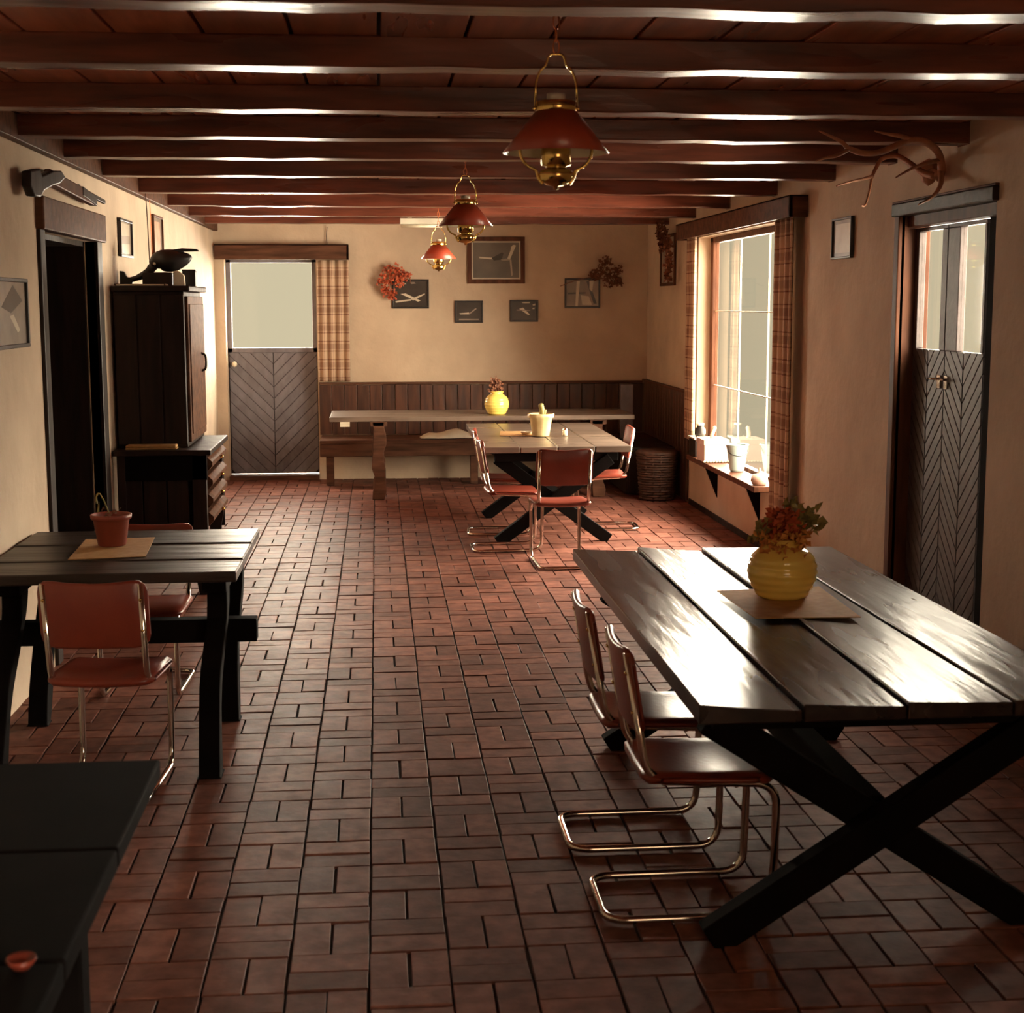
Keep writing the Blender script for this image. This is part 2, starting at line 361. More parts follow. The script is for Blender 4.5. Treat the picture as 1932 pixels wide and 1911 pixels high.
# ---- door_2 right double door (plane x = RX+.22, facing -X)
d2 = tag(empty('door_2', (0, 0, 0)), kind='structure')
xx = 2.965; y_mid = 7.61; LW = .50
MB().box((RX+.005, DR1-.02, 0), (RX+.17, DR1+.02, DZ)).build('jamb', frame_m, d2, .004)
MB().box((RX-.012, DR1-.02, 0), (RX+.03, DR1+.055, DZ)).build('door_frame', frame_m, d2, .006)
MB().box((RX+.04, DR0, DZ-.08), (RX+.17, DR1-.02, DZ)).build('door_frame', frame_m, d2, .006)
MB().box((RX-.02, DR0, 0), (RX+.17, DR1, .035)).build('threshold', dark_x, d2, .004)
MB().box((RX-.03, DR0-.02, DZ-.02), (RX+.05, DR1+.06, DZ+.05)).build('lintel', dark_x, d2, .008)
MB().box((RX-.02, DR0-.02, DZ+.05), (RX+.05, DR1+.08, DZ+.062)).build('lintel_cap', bench_m, d2, .004)
MB().box((xx+.01, DR0, 0), (xx+.08, y_mid-LW-.01, DZ)).build('side_panel', black_wood, d2, .004)
for k, (ya, yb) in enumerate(((y_mid+.004, y_mid+LW-.02), (y_mid-LW, y_mid-.004))):
    lf = empty('door_leaf'); lf.parent = d2
    pa, pb = (7.69, 8.03) if k == 0 else (7.14, 7.45)
    z0, z1 = 1.60, 2.235
    MB().box((xx+.03, ya, .02), (xx+.05, yb, z0)).build('backing_panel', black_wood, lf)
    for a_, b_, c_, e_ in ((ya, pa, z0, z1), (pb, yb, z0, z1), (ya, yb, z1, DZ-.085)): MB().box((xx+.004, a_, c_), (xx+.045, b_, e_)).build('door_rail', door_wood, lf, .004)
    MB().box((xx+.02, pa, z0), (xx+.026, pb, z1)).build('pane', glass, lf)
    v_planks(lf, (xx+.008, 0, 0), (0, 1, 0), (0, 0, 1), ya, yb, .02, z0, door_wood, .085, th=.02)
    hy = (ya+.045) if k == 0 else (yb-.045)
    h = MB(); h.box((xx-.004, hy-.022, 1.40), (xx+.010, hy+.022, 1.47)).tube([(xx-.003, hy, 1.45), (xx-.03, hy, 1.45), (xx-.034, hy+(.06 if k == 0 else -.04), 1.45)], .007).build('handle', chrome, lf)
# ---- door_3 dark doorway on the left
d3 = tag(empty('door_3', (0, 0, 0)), kind='structure')
b = MB(); b.box((LX-.06, DL0-.11, 0), (LX+.02, DL0, 2.23)).box((LX-.06, DL1, 0), (LX+.02, DL1+.15, 2.23)).build('door_frame', dark_wood, d3, .006)
MB().box((LX-.02, DL0-.12, 2.22), (LX+.045, DL1+.17, 2.385)).build('lintel', bench_m, d3, .008)
MB().box((LX-.36, DL0, 0), (LX-.30, DL1, 2.22)).build('door_panel', black_wood, d3, .004)  # black sheet across the recess, standing in for the unlit room beyond
b = MB(); b.box((LX-.30, DL0, 0), (LX-.06, DL0+.03, 2.22)).box((LX-.30, DL1-.03, 0), (LX-.06, DL1, 2.22)).box((LX-.30, DL0, 2.19), (LX-.06, DL1, 2.22)).build('jamb', dark_wood, d3)
# ---- window_1 right window
w1 = tag(empty('window_1'), kind='structure'); wx = RX+.14
b = MB()
b.box((wx-.03, WR1-.09, WZ0), (wx+.03, WR1-.0, WZ1)).box((wx-.03, WR0, WZ0), (wx+.03, WR0+.05, WZ1)).box((wx-.03, WR0, WZ1-.05), (wx+.03, WR1, WZ1)).box((wx-.03, WR0, WZ0-.04), (wx+.03, WR1, WZ0+.02))
b.build('window_frame', frame_m, w1, .006)
ys = [WR0+.05, WR0+.05+(WR1-WR0-.14)/3, WR0+.05+2*(WR1-WR0-.14)/3, WR1-.09]; zs = [WZ0+.02, .5+.62, .5+1.28, WZ1-.05]
for i in range(3):
    for j in range(3): MB().box((wx, ys[i], zs[j]), (wx+.004, ys[i+1], zs[j+1])).build('pane', glass, w1)
for i in (1, 2): MB().box((wx-.006, ys[i]-.004, zs[0]), (wx+.008, ys[i]+.004, zs[3])).build('muntin', white_in, w1)
for j in (1, 2): MB().box((wx-.006, ys[0], zs[j]-.004), (wx+.008, ys[3], zs[j]+.004)).build('muntin', white_in, w1)
# ---- window_2 behind the viewer
w2 = tag(empty('window_2'), kind='structure')
b = MB(); b.box((.6, FY-.2, .9), (2.6, FY-.14, .96)).box((.6, FY-.2, 2.24), (2.6, FY-.14, 2.3)).box((.6, FY-.2, .9), (.66, FY-.14, 2.3)).box((2.54, FY-.2, .9), (2.6, FY-.14, 2.3)).box((1.54, FY-.2, .9), (1.66, FY-.14, 2.3)).build('window_frame', frame_m, w2, .004)
MB().box((.66, FY-.18, .96), (1.54, FY-.175, 2.24)).build('pane', glass, w2); MB().box((1.66, FY-.18, .96), (2.54, FY-.175, 2.24)).build('pane', glass, w2)

# ================================================================== PELMETS, CURTAINS, SILL SHELF
MB().box((RX-.13, 9.87, 2.42), (RX-.105, 13.68, 2.565)).box((RX-.13, 9.87, 2.42), (RX-.003, 9.895, 2.565)).box((RX-.13, 13.655, 2.42), (RX-.003, 13.68, 2.565)).box((RX-.13, 9.87, 2.55), (RX-.003, 13.68, 2.565)).build('pelmet', bench_m, None, .004)
tag(bpy.data.objects['pelmet'], 'long dark wooden pelmet board above the big bright window', 'pelmet')
o = MB().box((-1.66, BY-.13, 2.305), (-.285, BY-.105, 2.46)).box((-.31, BY-.13, 2.305), (-.285, BY, 2.46)).box((-1.66, BY-.13, 2.445), (-.285, BY, 2.46)).build('pelmet', bench_m, None, .004)
tag(o, 'dark wooden pelmet board above the herringbone door in the far wall', 'pelmet')
def curtain(p0, p1, z0, z1, nf, amp, label, flare=0.0):
    p0, p1 = Vector((*p0, 0)), Vector((*p1, 0)); d = p1-p0; L_ = d.length; d.normalize(); n = Vector((-d.y, d.x, 0))
    nx, nz = nf*8, 14; vs = []; fs = []; uv = []
    for j in range(nz+1):
        tz = j/nz; z = z0+(z1-z0)*tz
        for i in range(nx+1):
            t = i/nx; a = amp*math.sin(t*nf*2*math.pi+.5*math.sin(tz*2+t*3))*(1-.25*tz); s = (t-.5)*(1+flare*(1-tz))+.5
            vs.append(p0+d*(s*L_)+n*a+Vector((0, 0, z))); uv.append((t*L_*1.9, z))
    for j in range(nz):
        for i in range(nx): fs.append((j*(nx+1)+i, j*(nx+1)+i+1, (j+1)*(nx+1)+i+1, (j+1)*(nx+1)+i))
    mb = MB(); mb.add(vs, fs, True); o = mb.build('curtain', plaid_m)
    ul = o.data.uv_layers.new(name='UVMap')
    for lp in o.data.loops: ul.data[lp.index].uv = uv[lp.vertex_index]
    sol = o.modifiers.new('thickness', 'SOLIDIFY'); sol.thickness = .003; sol.offset = 0
    tag(o, label, 'curtain'); return o
curtain((RX-.07, 9.95), (RX-.07, 10.46), .10, 2.44, 4, .026, 'plaid brown and red curtain hanging at the near side of the big window')
curtain((RX-.05, 13.16), (RX-.05, 13.53), .62, 2.44, 4, .024, 'dark plaid curtain hanging at the far side of the big window')
curtain((-.62, BY-.055), (-.29, BY-.055), 1.04, 2.30, 4, .022, 'sunlit plaid curtain beside the herringbone door in the far wall')
# sill shelf with brackets
sh = thing('sill_shelf', 'wooden shelf on triangular brackets below the big bright window', 'shelf', (RX, 12, .5))
MB().box((-.115, -1.28, -.045), (.08, 1.14, 0)).build('shelf_board', frame_m, sh, .006)
for dy in (-1.0, .42): MB().prism([(0, -.045), (-.105, -.045), (0, -.30)], (0, dy, 0), (1, 0, 0), (0, 0, 1), .03).build('bracket', black_wood, sh)
def in_world(name, label, cat, mbs, loc=(0, 0, 0), group=None):
    t = thing(name, label, cat, loc, 0, group)
    for nm, mb, m, bv in mbs: mb.build(nm, m, t, bv)
    return t
# things on the shelf
in_world('storage_box', 'dark wooden box standing at the far end of the window shelf', 'box', [('box_body', MB().box((-.10, -.12, 0), (.02, .14, .16)), dark_x, .004), ('rim', MB().box((-.11, -.13, .155), (.03, .15, .17)), paper, .002)], (RX, 12.97, .502))
in_world('jar', 'small dark jar on the wooden box on the window shelf', 'jar', [('jar_body', MB().lathe([(0, 0), (.04, .0), (.05, .03), (.045, .07), (.03, .085), (.03, .1), (0, .1)]), iron, 0), ('cap', MB().lathe([(0, .1), (.034, .1), (.034, .118), (0, .12)]), paper, 0)], (RX-.03, 12.97, .674))
cb = thing('cardboard_box', 'pale pink lace-edged box on the window shelf beside the dark box', 'box', (RX-.02, 12.55, .502))
MB().box((-.10, -.16, 0), (.11, .14, .19)).build('box_body', pale_pink, cb, .006)
MB().box((-.105, -.165, .15), (.115, .145, .195)).build('lid', pale_pink, cb, .004)
b = MB()
for k in range(9): b.lathe([(0, 0), (.012, .004), (.012, .014), (0, .018)], (-.10+k*.026, -.168, 0), 6)
b.build('lace_trim', paper, cb)
MB().tube(smooth([(0, 0, .19), (.0, -.02, .24), (.02, -.04, .30)]), [.018]*8+[.006], 8).build('paper_roll', paper, cb)
in_world('enamel_bucket', 'pale teal enamel bucket on the window shelf', 'bucket', [('bucket_body', MB().lathe([(0, .0), (.052, 0), (.060, .02), (.085, .21), (.09, .215), (.084, .21), (.055, .02), (0, .012)]), teal, 0), ('rim', MB().lathe([(.083, .212), (.09, .208), (.094, .215), (.09, .222), (.083, .216)]), teal, 0), ('handle', MB().tube(smooth([(-.088, 0, .205), (-.07, -.05, .15), (0, -.075, .13), (.07, -.05, .15), (.088, 0, .205)]), .003, 6), iron, 0)], (RX-.0, 11.72, .502))
in_world('trinket_dish', 'small pinkish clay dish with a knobbed lid at the near end of the window shelf', 'dish', [('dish_body', MB().lathe([(0, 0), (.05, 0), (.065, .03), (.06, .06), (0, .06)]), pale_pink, 0), ('lid', MB().lathe([(.062, .058), (.05, .075), (.02, .085), (.008, .10), (.012, .115), (0, .13)]), pale_pink, 0)], (RX-.045, 10.83, .502))

# ================================================================== CORNER BENCH
cbn = thing('corner_bench', 'long dark wooden corner bench with vertical plank back along the far wall', 'bench', (0, 0, 0))
SB = 15.18
MB().box((-.60, SB, .43), (RX-.02, BY-.03, .47)).build('seat', bench_m, cbn, .005)
MB().box((RX-.52, 14.10, .43), (RX-.02, SB-.004, .47)).build('seat', dark_wood, cbn, .005)
MB().box((-.60, SB+.02, .30), (RX-.52, SB+.05, .43)).build('apron', bench_m, cbn, .005)
MB().box((RX-.50, 14.14, .02), (RX-.47, SB+.0, .43)).build('side_panel', dark_wood, cbn, .004)
MB().box((RX-.47, 14.13, .02), (RX-.02, 14.155, .43)).build('end_panel', dark_wood, cbn, .004)
for xx_ in (-.50, .98, 2.2): MB().box((xx_-.04, SB+.06, 0), (xx_+.04, SB+.13, .43)).build('leg', bench_m, cbn, .006)
x = -.62
while x < RX-.03:
    x2 = min(x+.133, RX-.03); MB().box((x+.004, BY-.03-random.uniform(0, .006), .475), (x2-.004, BY-.004, 1.0+random.uniform(-.004, .004))).build('back_plank', wains_m, cbn, .004); x = x2
y = 13.56
while y < BY-.04:
    y2 = min(y+.133, BY-.035); MB().box((RX-.03, y+.004, .02 if y < 14.1 else .475), (RX-.004, y2-.004, 1.02)).build('back_plank', wains_m, cbn, .004); y = y2
MB().box((-.62, BY-.05, 1.005), (RX-.05, BY-.002, 1.03)).build('top_rail', bench_m, cbn, .004)
MB().box((RX-.05, 13.55, 1.022), (RX-.002, BY-.002, 1.045)).build('top_rail', bench_m, cbn, .004)
MB().box((2.47, 15.02, .475), (2.60, 15.08, 1.03)).build('end_post', blue_wood, cbn, .006)
# cushions/cloth on the bench
def rag(name, label, loc, sx, sy, h, m, seed, cat='cloth'):
    rnd = random.Random(seed); nx, ny = 14, 8; vs = []; fs = []
    ph = [rnd.uniform(0, 6) for _ in range(6)]
    for j in range(ny+1):
        for i in range(nx+1):
            a, c = i/nx, j/ny; e = min(1, 6*min(a, 1-a, c, 1-c)+.05)
            z = h*e*(.55+.25*math.sin(a*9+ph[0]+c*2)+.2*math.sin(c*7+ph[1]+a*5)); 
            vs.append(((a-.5)*sx*(1+.06*math.sin(c*8+ph[2])), (c-.5)*sy*(1+.08*math.sin(a*9+ph[3])), max(.003, z)))
    for j in range(ny):
        for i in range(nx): fs.append((j*(nx+1)+i, j*(nx+1)+i+1, (j+1)*(nx+1)+i+1, (j+1)*(nx+1)+i))
    mb = MB(); mb.add(vs, fs, True); o = mb.build(name, m, None, 0, loc)
    s_ = o.modifiers.new('t', 'SOLIDIFY'); s_.thickness = .004; s_.offset = 1
    return tag(o, label, cat)
rag('folded_cloth', 'crumpled cream cloth lying on the bench seat behind the long table', (.72, 15.32, .474), .56, .22, .10, paper, 3)

# ================================================================== TABLES
def x_trestle(parent, x0, x1, y, ztop, m, t=.085, w=.07):
    MB().bar((x0, y-.036, 0.01), (x1, y-.036, ztop), t, w, (0, 1, 0)).build('leg', m, parent, .006)
    MB().bar((x1, y+.036, 0.01), (x0, y+.036, ztop), t, w, (0, 1, 0)).build('leg', m, parent, .006)
def trim_feet(): pass
# near right table
def cup_plank(xa, xb, ya, yb, z0, z1, tilt, nx=6, ny=10):
    vs = []; fs = []; rr = random.Random(int(xa*1000))
    ph = rr.uniform(0, 6)
    for j in range(ny+1):
        for i in range(nx+1):
            u, v = i/nx, j/ny; tl = tilt*(.75+.5*math.sin(v*5+ph))
            vs.append((xa+(xb-xa)*u, ya+(yb-ya)*v, z1+tl*(.5-u)-.0015*math.sin(math.pi*u)))
    top = len(vs); vs += [(p[0], p[1], z0) for p in vs]; w_ = nx+1
    for j in range(ny):
        for i in range(nx):
            a = j*w_+i; fs += [(a, a+1, a+w_+1, a+w_), (a+top, a+w_+top, a+w_+1+top, a+1+top)]
    for j in range(ny): a = j*w_; fs += [(a, a+w_, a+w_+top, a+top), (a+nx, a+nx+top, a+nx+w_+top, a+nx+w_)]
    for i in range(nx): a = ny*w_+i; fs += [(i, i+top, i+1+top, i+1), (a, a+1, a+1+top, a+top)]
    return MB().add(vs, fs)
nt = thing('trestle_table', 'large dark polished plank table in the right foreground on crossed legs', 'table', (1.44, 5.18, 0))
ex = [.855, 1.147, 1.44, 1.745, 2.04]
for a, c in zip(ex, ex[1:]):
    dz = random.uniform(-.003, .001)
    cup_plank(a+.003-1.44, c-.003-1.44, 3.86-5.18, 6.50-5.18, .712, .758+dz, .019 if a < 1.4 else (.014 if a < 1.6 else .002)).build('plank', top_y, nt, .004)
for dy in (-1.09, .82):
    x_trestle(nt, -.50, .50, dy, .66, black_wood, .10, .07)
    MB().box((-.50, dy-.05, .64), (.50, dy+.05, .709)).build('cross_rail', black_wood, nt, .005)
MB().box((-.04, -1.05, .30), (.04, .79, .40)).build('stretcher', black_wood, nt, .006)
# middle table
mt = thing('trestle_table', 'dark plank table in the middle of the room with crossed legs and pale pot', 'table', (1.37, 12.4, 0))
ex = [-.575, -.29, 0, .29, .575]
for a, c in zip(ex, ex[1:]): MB().box((a+.003, -1.12, .712), (c-.003, 1.17, .76+random.uniform(-.003, 0))).build('plank', glare_top, mt, .006)
for dy in (-1.0, .42):
    x_trestle(mt, -.46, .42, dy, .66, black_wood, .095, .07)
    MB().box((-.48, dy-.05, .64), (.48, dy+.05, .709)).build('cross_rail', black_wood, mt, .005)
MB().box((-.04, -1.0, .30), (.04, .42, .40)).build('stretcher', black_wood, mt, .006)
# left table (planks along x)
lt = thing('trestle_table', 'dark plank table by the left wall holding a red flowerpot', 'table', (-1.13, 6.7, 0))
ey = [6.09, 6.42, 6.86, 7.31]
for a, c in zip(ey, ey[1:]): 
    t_ = .005; xa, xb, ya, yb = -1.66+1.13, -.592+1.13, a+.002-6.7, c-.002-6.7
    MB().add([(xa, ya, .715), (xb, ya, .715), (xb, yb, .715), (xa, yb, .715), (xa, ya, .760), (xb, ya, .760), (xb, yb, .760-t_), (xa, yb, .760-t_)], [(0,3,2,1),(4,5,6,7),(0,1,5,4),(1,2,6,5),(2,3,7,6),(3,0,4,7)]).build('plank', top_x, lt, .006)
for sx in (.44, -.40):
    for s, fy, ty in ((-1, -.92, -.40), (1, -.12, .30)):
        pts = smooth([(sx, ty, .71), (sx+.005, ty*.85+fy*.15, .55), (sx-.01, (ty+fy)/2+.02*s, .30), (sx+.008, fy, 0.0)], 4)
        m_ = MB(); vs = []; fs = []
        for i, p in enumerate(pts):
            wv = .048+.010*math.sin(i*1.3+s)
            vs += [(p.x-.042, p.y-wv, p.z), (p.x+.042, p.y-wv, p.z), (p.x+.042, p.y+wv, p.z), (p.x-.042, p.y+wv, p.z)]
        for i in range(len(pts)-1):
            for q in range(4): fs.append((i*4+q, i*4+(q+1) % 4, i*4+4+(q+1) % 4, i*4+4+q))
        fs += [(0, 1, 2, 3), tuple(len(pts)*4-1-q for q in range(4))]
        m_.add(vs, fs, False); m_.build('leg', black_wood, lt, .006)
    MB().box((sx-.05, -.55, .66), (sx+.05, .55, .712)).build('cross_rail', black_wood, lt, .005)
MB().box((-.5, -.42, .42), (.60, -.34, .52)).build('stretcher', black_wood, lt, .006)
# near left table, mostly in the dark
nl = thing('trestle_table', 'dark table in the lower left corner, only its edge catching light', 'table', (-1.1, 2.5, 0))
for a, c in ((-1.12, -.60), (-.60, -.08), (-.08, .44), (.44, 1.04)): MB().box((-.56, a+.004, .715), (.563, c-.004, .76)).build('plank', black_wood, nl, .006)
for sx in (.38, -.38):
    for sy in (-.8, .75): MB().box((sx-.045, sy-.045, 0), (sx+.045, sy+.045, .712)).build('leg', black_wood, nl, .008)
# back table along the bench
bt = thing('bench_table', 'long narrow plank table in front of the far corner bench', 'table', (1.0, 14.5, 0))
for a, c in ((-.44, -.13), (-.13, .18), (.18, .48)): MB().box((-1.46, a+.003, .745), (1.45, c-.003, .79)).build('plank', glare_top, bt, .006)
for sx in (-1.0, 1.1):
    for sy in (-.40, .40):
        m_ = MB(); vs = []; fs = []; n = 10
        for i in range(n+1):
            z = .742*i/n; o1 = .012*math.sin(i*1.1+sx); wv = .058+.008*math.sin(i*1.9)
            vs += [(sx-wv+o1, sy-.03, z), (sx+wv+o1, sy-.03, z), (sx+wv+o1, sy+.03, z), (sx-wv+o1, sy+.03, z)]
        for i in range(n):
            for q in range(4): fs.append((i*4+q, i*4+(q+1) % 4, i*4+4+(q+1) % 4, i*4+4+q))
        fs += [(3, 2, 1, 0), tuple(n*4+q for q in range(4))]
        m_.add(vs, fs); m_.build('leg', bench_m, bt, .006)
    MB().box((sx-.08, -.43, .70), (sx+.08, .43, .744)).build('cross_rail', bench_m, bt, .004)
o = MB().box((-.36, 14.045, .70), (-.27, 14.055, .742)).build('paper_tag', paper); tag(o, 'small white paper tag hanging under the left end of the long narrow table', 'tag')
MB().box((-.36, 14.040, .735), (-.27, 14.060, .746)).build('tape_strip', paper, o)

# ================================================================== CHAIRS
def slab(mb, w, z0, z1, y0, th, curve, rr, ncol=12, lean=0.0, horizontal=False, dip=0.0):
    """rounded slab; back rest (vertical) or seat (horizontal); curved across its width"""
    vs = []; fs = []; hs = []
    for i in range(ncol+1):
        a = math.cos(math.pi*(1-i/ncol)); u = a*w/2
        e = w/2-abs(u); inset = rr-math.sqrt(max(0, rr*rr-(rr-e)**2)) if e < rr else 0
        yy_ = y0+curve*(1-a*a); tt = th*(.45+.55*min(1, e/.02))
        lo, hi = z0+inset, z1-inset-dip*(1-a*a)
        rows = [(lo+ (hi-lo)*q) for q in (0, .04, .5, .96, 1)]; thk = [.35, 1, 1, 1, .35]
        for z, k in zip(rows, thk):
            g = (z-z0)*lean
            for s in (-1, 1):
                yv = yy_+g+s*tt*k/2
                vs.append((u, yv, z) if not horizontal else (u, z, yv))
    n = 10
    for i in range(ncol):
        a, b_ = i*n, (i+1)*n
        for q in range(4):
            fs += [(a+q*2, b_+q*2, b_+q*2+2, a+q*2+2), (a+q*2+1, a+q*2+3, b_+q*2+3, b_+q*2+1)]
        fs += [(a, a+1, b_+1, b_), (a+8, b_+8, b_+9, a+9)]
    for a in (0, ncol*n):
        for q in range(4): fs.append((a+q*2, a+q*2+2, a+q*2+3, a+q*2+1))
    return mb.add(vs, fs, True)
def make_chair(label, loc, rz):
    t = thing('cantilever_chair', label, 'chair', loc, rz, 'chrome cantilever chairs with red seats')
    wv = .178; side = lambda s: [(s*wv, -.215, .835), (s*wv, -.150, .445), (s*wv, .245, .425), (s*wv, .235, .0135), (s*wv, -.27, .0135)]
    a = side(-1); b_ = side(1)[::-1]
    MB().tube(fillet(a+b_, .075, 6), .0125, 12).build('frame', chrome, t)
    MB().tube([(-wv, .12, .424), (wv, .12, .424)], .009).tube([(-wv, -.10, .437), (wv, -.10, .437)], .009).build('stretcher', chrome, t)
    s_ = slab(MB(), .405, -.165, .235, .455, .035, -.010, .05, horizontal=True, lean=-.03).build('seat', red_vinyl, t)
    s_ = slab(MB(), .405, .585, .855, -.150-.012, .024, -.022, .05, lean=-.165, dip=.018).build('backrest', red_vinyl, t)
    bo = MB()
    for s in (-1, 1):
        for z in (.655, .775): bo.lathe([(0, -.006), (.007, -.006), (.007, 0), (0, 0)], (0, 0, 0), 8)
    sc = MB()
    for s in (-1, 1):
        for z in (.655, .775):
            yv = -.150-.065*(z-.445)/.39-.0
            sc.tube([(s*wv, yv-.012, z), (s*wv, yv-.0165, z)], .006, 8)
    sc.build('screw', brass, t)
    return t
proto = make_chair('red backed chrome chair on the left side of the foreground table, nearest the viewer', (.93, 4.38, 0), R(-90))
def chair(label, x, y, rz, z=0.):
    c = copy_tree(proto); c.location = (x, y, z); c.rotation_euler.z = rz; c['label'] = label; return c
chair('red backed chrome chair on the left side of the foreground table, second from the viewer', .90, 4.97, R(-90))
chair('red backed chrome chair with its back to the viewer at the middle table', 1.285, 10.43, R(2))
chair('red chrome chair at the left side of the middle table, nearer one', .965, 11.12, R(-88))
chair('red chrome chair at the left side of the middle table, farther one', .985, 11.92, R(-93))
chair('red chrome chair on the right side of the middle table', 1.86, 12.10, R(88))
pb = P(160, 1090, z=.85)
chair('dark red chair with its back to the viewer at the left table', pb.x+.045, 5.68, R(-4))
c = chair('red chair behind the left table, facing the viewer', -1.13, 7.19, R(178)); c.scale = (1, 1, .915)

# ================================================================== CABINET
cx0, cx1 = LX+.02, -1.20
cab = thing('cupboard', 'tall dark wooden cupboard standing on a drawer desk by the left wall', 'cupboard', (LX, 10.1, 0))
y0, y1, zb, zt = 9.66-10.1, 10.56-10.1, .937, 1.93
fx = 1.68-1.20
MB().box((.02, y0, zb), (fx-.02, y1, zt)).build('body', dark_wood, cab, .006)
for a, c in ((.02, .16), (.165, .31), (.315, fx-.02)): MB().box((a+.002, y0-.012, zb+.02), (c-.002, y0, zt-.02)).build('panel', dark_wood, cab, .004)
MB().box((0.01, y0-.03, zt), (fx+.02, y1+.03, zt+.035)).build('cornice', dark_wood, cab, .008)
dr = MB().box((fx-.02, y0+.03, zb+.03), (fx, y1-.03, zt-.03)).build('door', bench_m, cab, .005)
b = MB(); b.box((fx, y0+.08, zb+.08), (fx+.008, y1-.08, zt-.08)).build('door_panel', bench_m, dr, .004)
MB().tube(smooth([(fx+.005, y0+.62, 1.40), (fx+.035, y0+.62, 1.42), (fx+.035, y0+.62, 1.50), (fx+.005, y0+.62, 1.52)]), .008, 8).build('handle', iron, dr)
dx = 1.68-1.08
dk = thing('drawer_desk', 'dark wooden desk with drawers and curved legs under the tall cupboard', 'desk', (LX, 10.05, 0))
a0, a1 = 9.48-10.05, 10.58-10.05
MB().box((.01, a0, .90), (dx+.02, a1, .935)).build('desk_top', dark_wood, dk, .006)
MB().box((.03, a0+.03, .74), (dx-.01, a0+.06, .90)).build('apron', black_wood, dk, .004)
MB().box((.03, a1-.06, .30), (dx-.01, a1-.03, .90)).build('side_panel', dark_wood, dk, .004)
MB().box((.03, a0+.07, .25), (dx-.06, a0+.085, .78)).build('backing_panel', black_wood, dk)
for a, c in ((.04, .18), (.185, .33), (.335, .47)): MB().box((a+.002, a0+.05, .25), (c-.002, a0+.07, .74)).build('panel', dark_wood, dk, .003)
for sy in (a0+.055, a1-.055):
    pts = [(0, .90), (0, .40), (-.02, .30), (-.03, .18), (-.012, .08), (.012, 0.0)]
    poly = [(dx-.015+u_, v_) for u_, v_ in pts]+[(dx-.075-.03+u_*.6+(.02 if v_ < .3 else 0), v_) for u_, v_ in pts[::-1]]
    MB().prism(poly, (0, sy+.03, 0), (1, 0, 0), (0, 0, 1), .055).build('leg', dark_wood, dk, .004)
    MB().box((.03, sy-.03, 0), (.08, sy+.03, .90)).build('leg', dark_wood, dk, .004)
for k in range(4):
    z = .435+k*.118
    d_ = MB(); pr = [(dx-.06, z), (dx-.012, z+.0), (dx+.018, z+.035), (dx+.018, z+.06), (dx-.012, z+.088), (dx-.06, z+.088)]
    d_.prism(pr, (0, a1-.10, 0), (1, 0, 0), (0, 0, 1), a1-a0-.20); dro = d_.build('drawer', bench_m, dk, .003)
    MB().lathe([(0, -.012), (.010, -.008), (.012, 0), (.010, .008), (0, .012)], (dx+.03, 0, z+.048), 10).build('knob', brass, dro)
in_world('folded_newspaper', 'folded brownish newspaper at the edge of the desk top beside the cupboard', 'newspaper', [('pages', MB().box((0, 0, 0), (.32, .10, .010)), mat_cloth, .003), ('cover', MB().box((.002, -.002, .010), (.318, .10, .028)), mat_cloth, .008)], (-1.60, 9.54, .936))
# objects on top of the cabinet
zt2 = zt+.036
in_world('carved_block', 'pale square wooden block under the black bird-shaped ornament', 'block', [('block', MB().box((-.11, -.06, 0), (.08, .06, .088)), dark_wood, .008), ('face', MB().prism([(0, 0), (.075, 0), (.07, .07), (.03, .10), (0, .095)], (.085, .0, .0), (1, 0, 0), (0, 0, 1), .04), paper, .006)], (-1.40, 9.95, zt2))
in_world('dark_box', 'small black box on the right end of the cupboard top', 'box', [('box_body', MB().box((-.04, -.05, 0), (.045, .05, .095)), iron, .004), ('lid', MB().box((-.042, -.052, .095), (.047, .052, .108)), iron, .003)], (-1.225, 10.02, zt2))
in_world('flat_board', 'thin pale board lying on the cupboard top', 'board', [('board', MB().box((-.20, -.08, 0), (.12, .05, .012)), bench_m, .003), ('edge_strip', MB().box((-.19, -.084, .002), (.11, -.08, .010)), paper, 0)], (-1.46, 9.80, zt2))
bird = thing('bird_ornament', 'black bird-shaped ornament with long down-pointing neck on the cupboard', 'ornament', (-1.32, 9.98, zt2))
vs = []
body = smooth([(-.14, 0, .135), (-.09, 0, .165), (-.02, 0, .165), (.06, 0, .175), (.12, 0, .19)], 4)
MB().tube(body, [.03, .035, .045, .055, .062, .068, .072, .074, .074, .072, .068, .06, .052, .044, .034, .022, .008], 14).build('body', iron, bird)
MB().prism([(-.06, .20), (-.02, .232), (.06, .245), (.155, .24), (.17, .225), (.06, .222), (-.02, .20)], (0, .03, 0), (1, 0, 0), (0, 0, 1), .06).build('wing', iron, bird, .006)
MB().tube(smooth([(-.11, 0, .15), (-.16, 0, .10), (-.22, 0, .06), (-.30, 0, .035)], 4), [.03]*4+[.022]*5+[.018]*4, 10).build('neck', iron, bird)
MB().prism([(-.345, .005), (-.27, .005), (-.26, .05), (-.30, .06), (-.315, .095), (-.345, .10)], (0, .02, 0), (1, 0, 0), (0, 0, 1), .04).build('head', iron, bird, .006)
MB().lathe([(0, -.011), (.01, -.006), (.01, .006), (0, .011)], (-.115, -.042, .145), 8).build('eye', paper, bird)

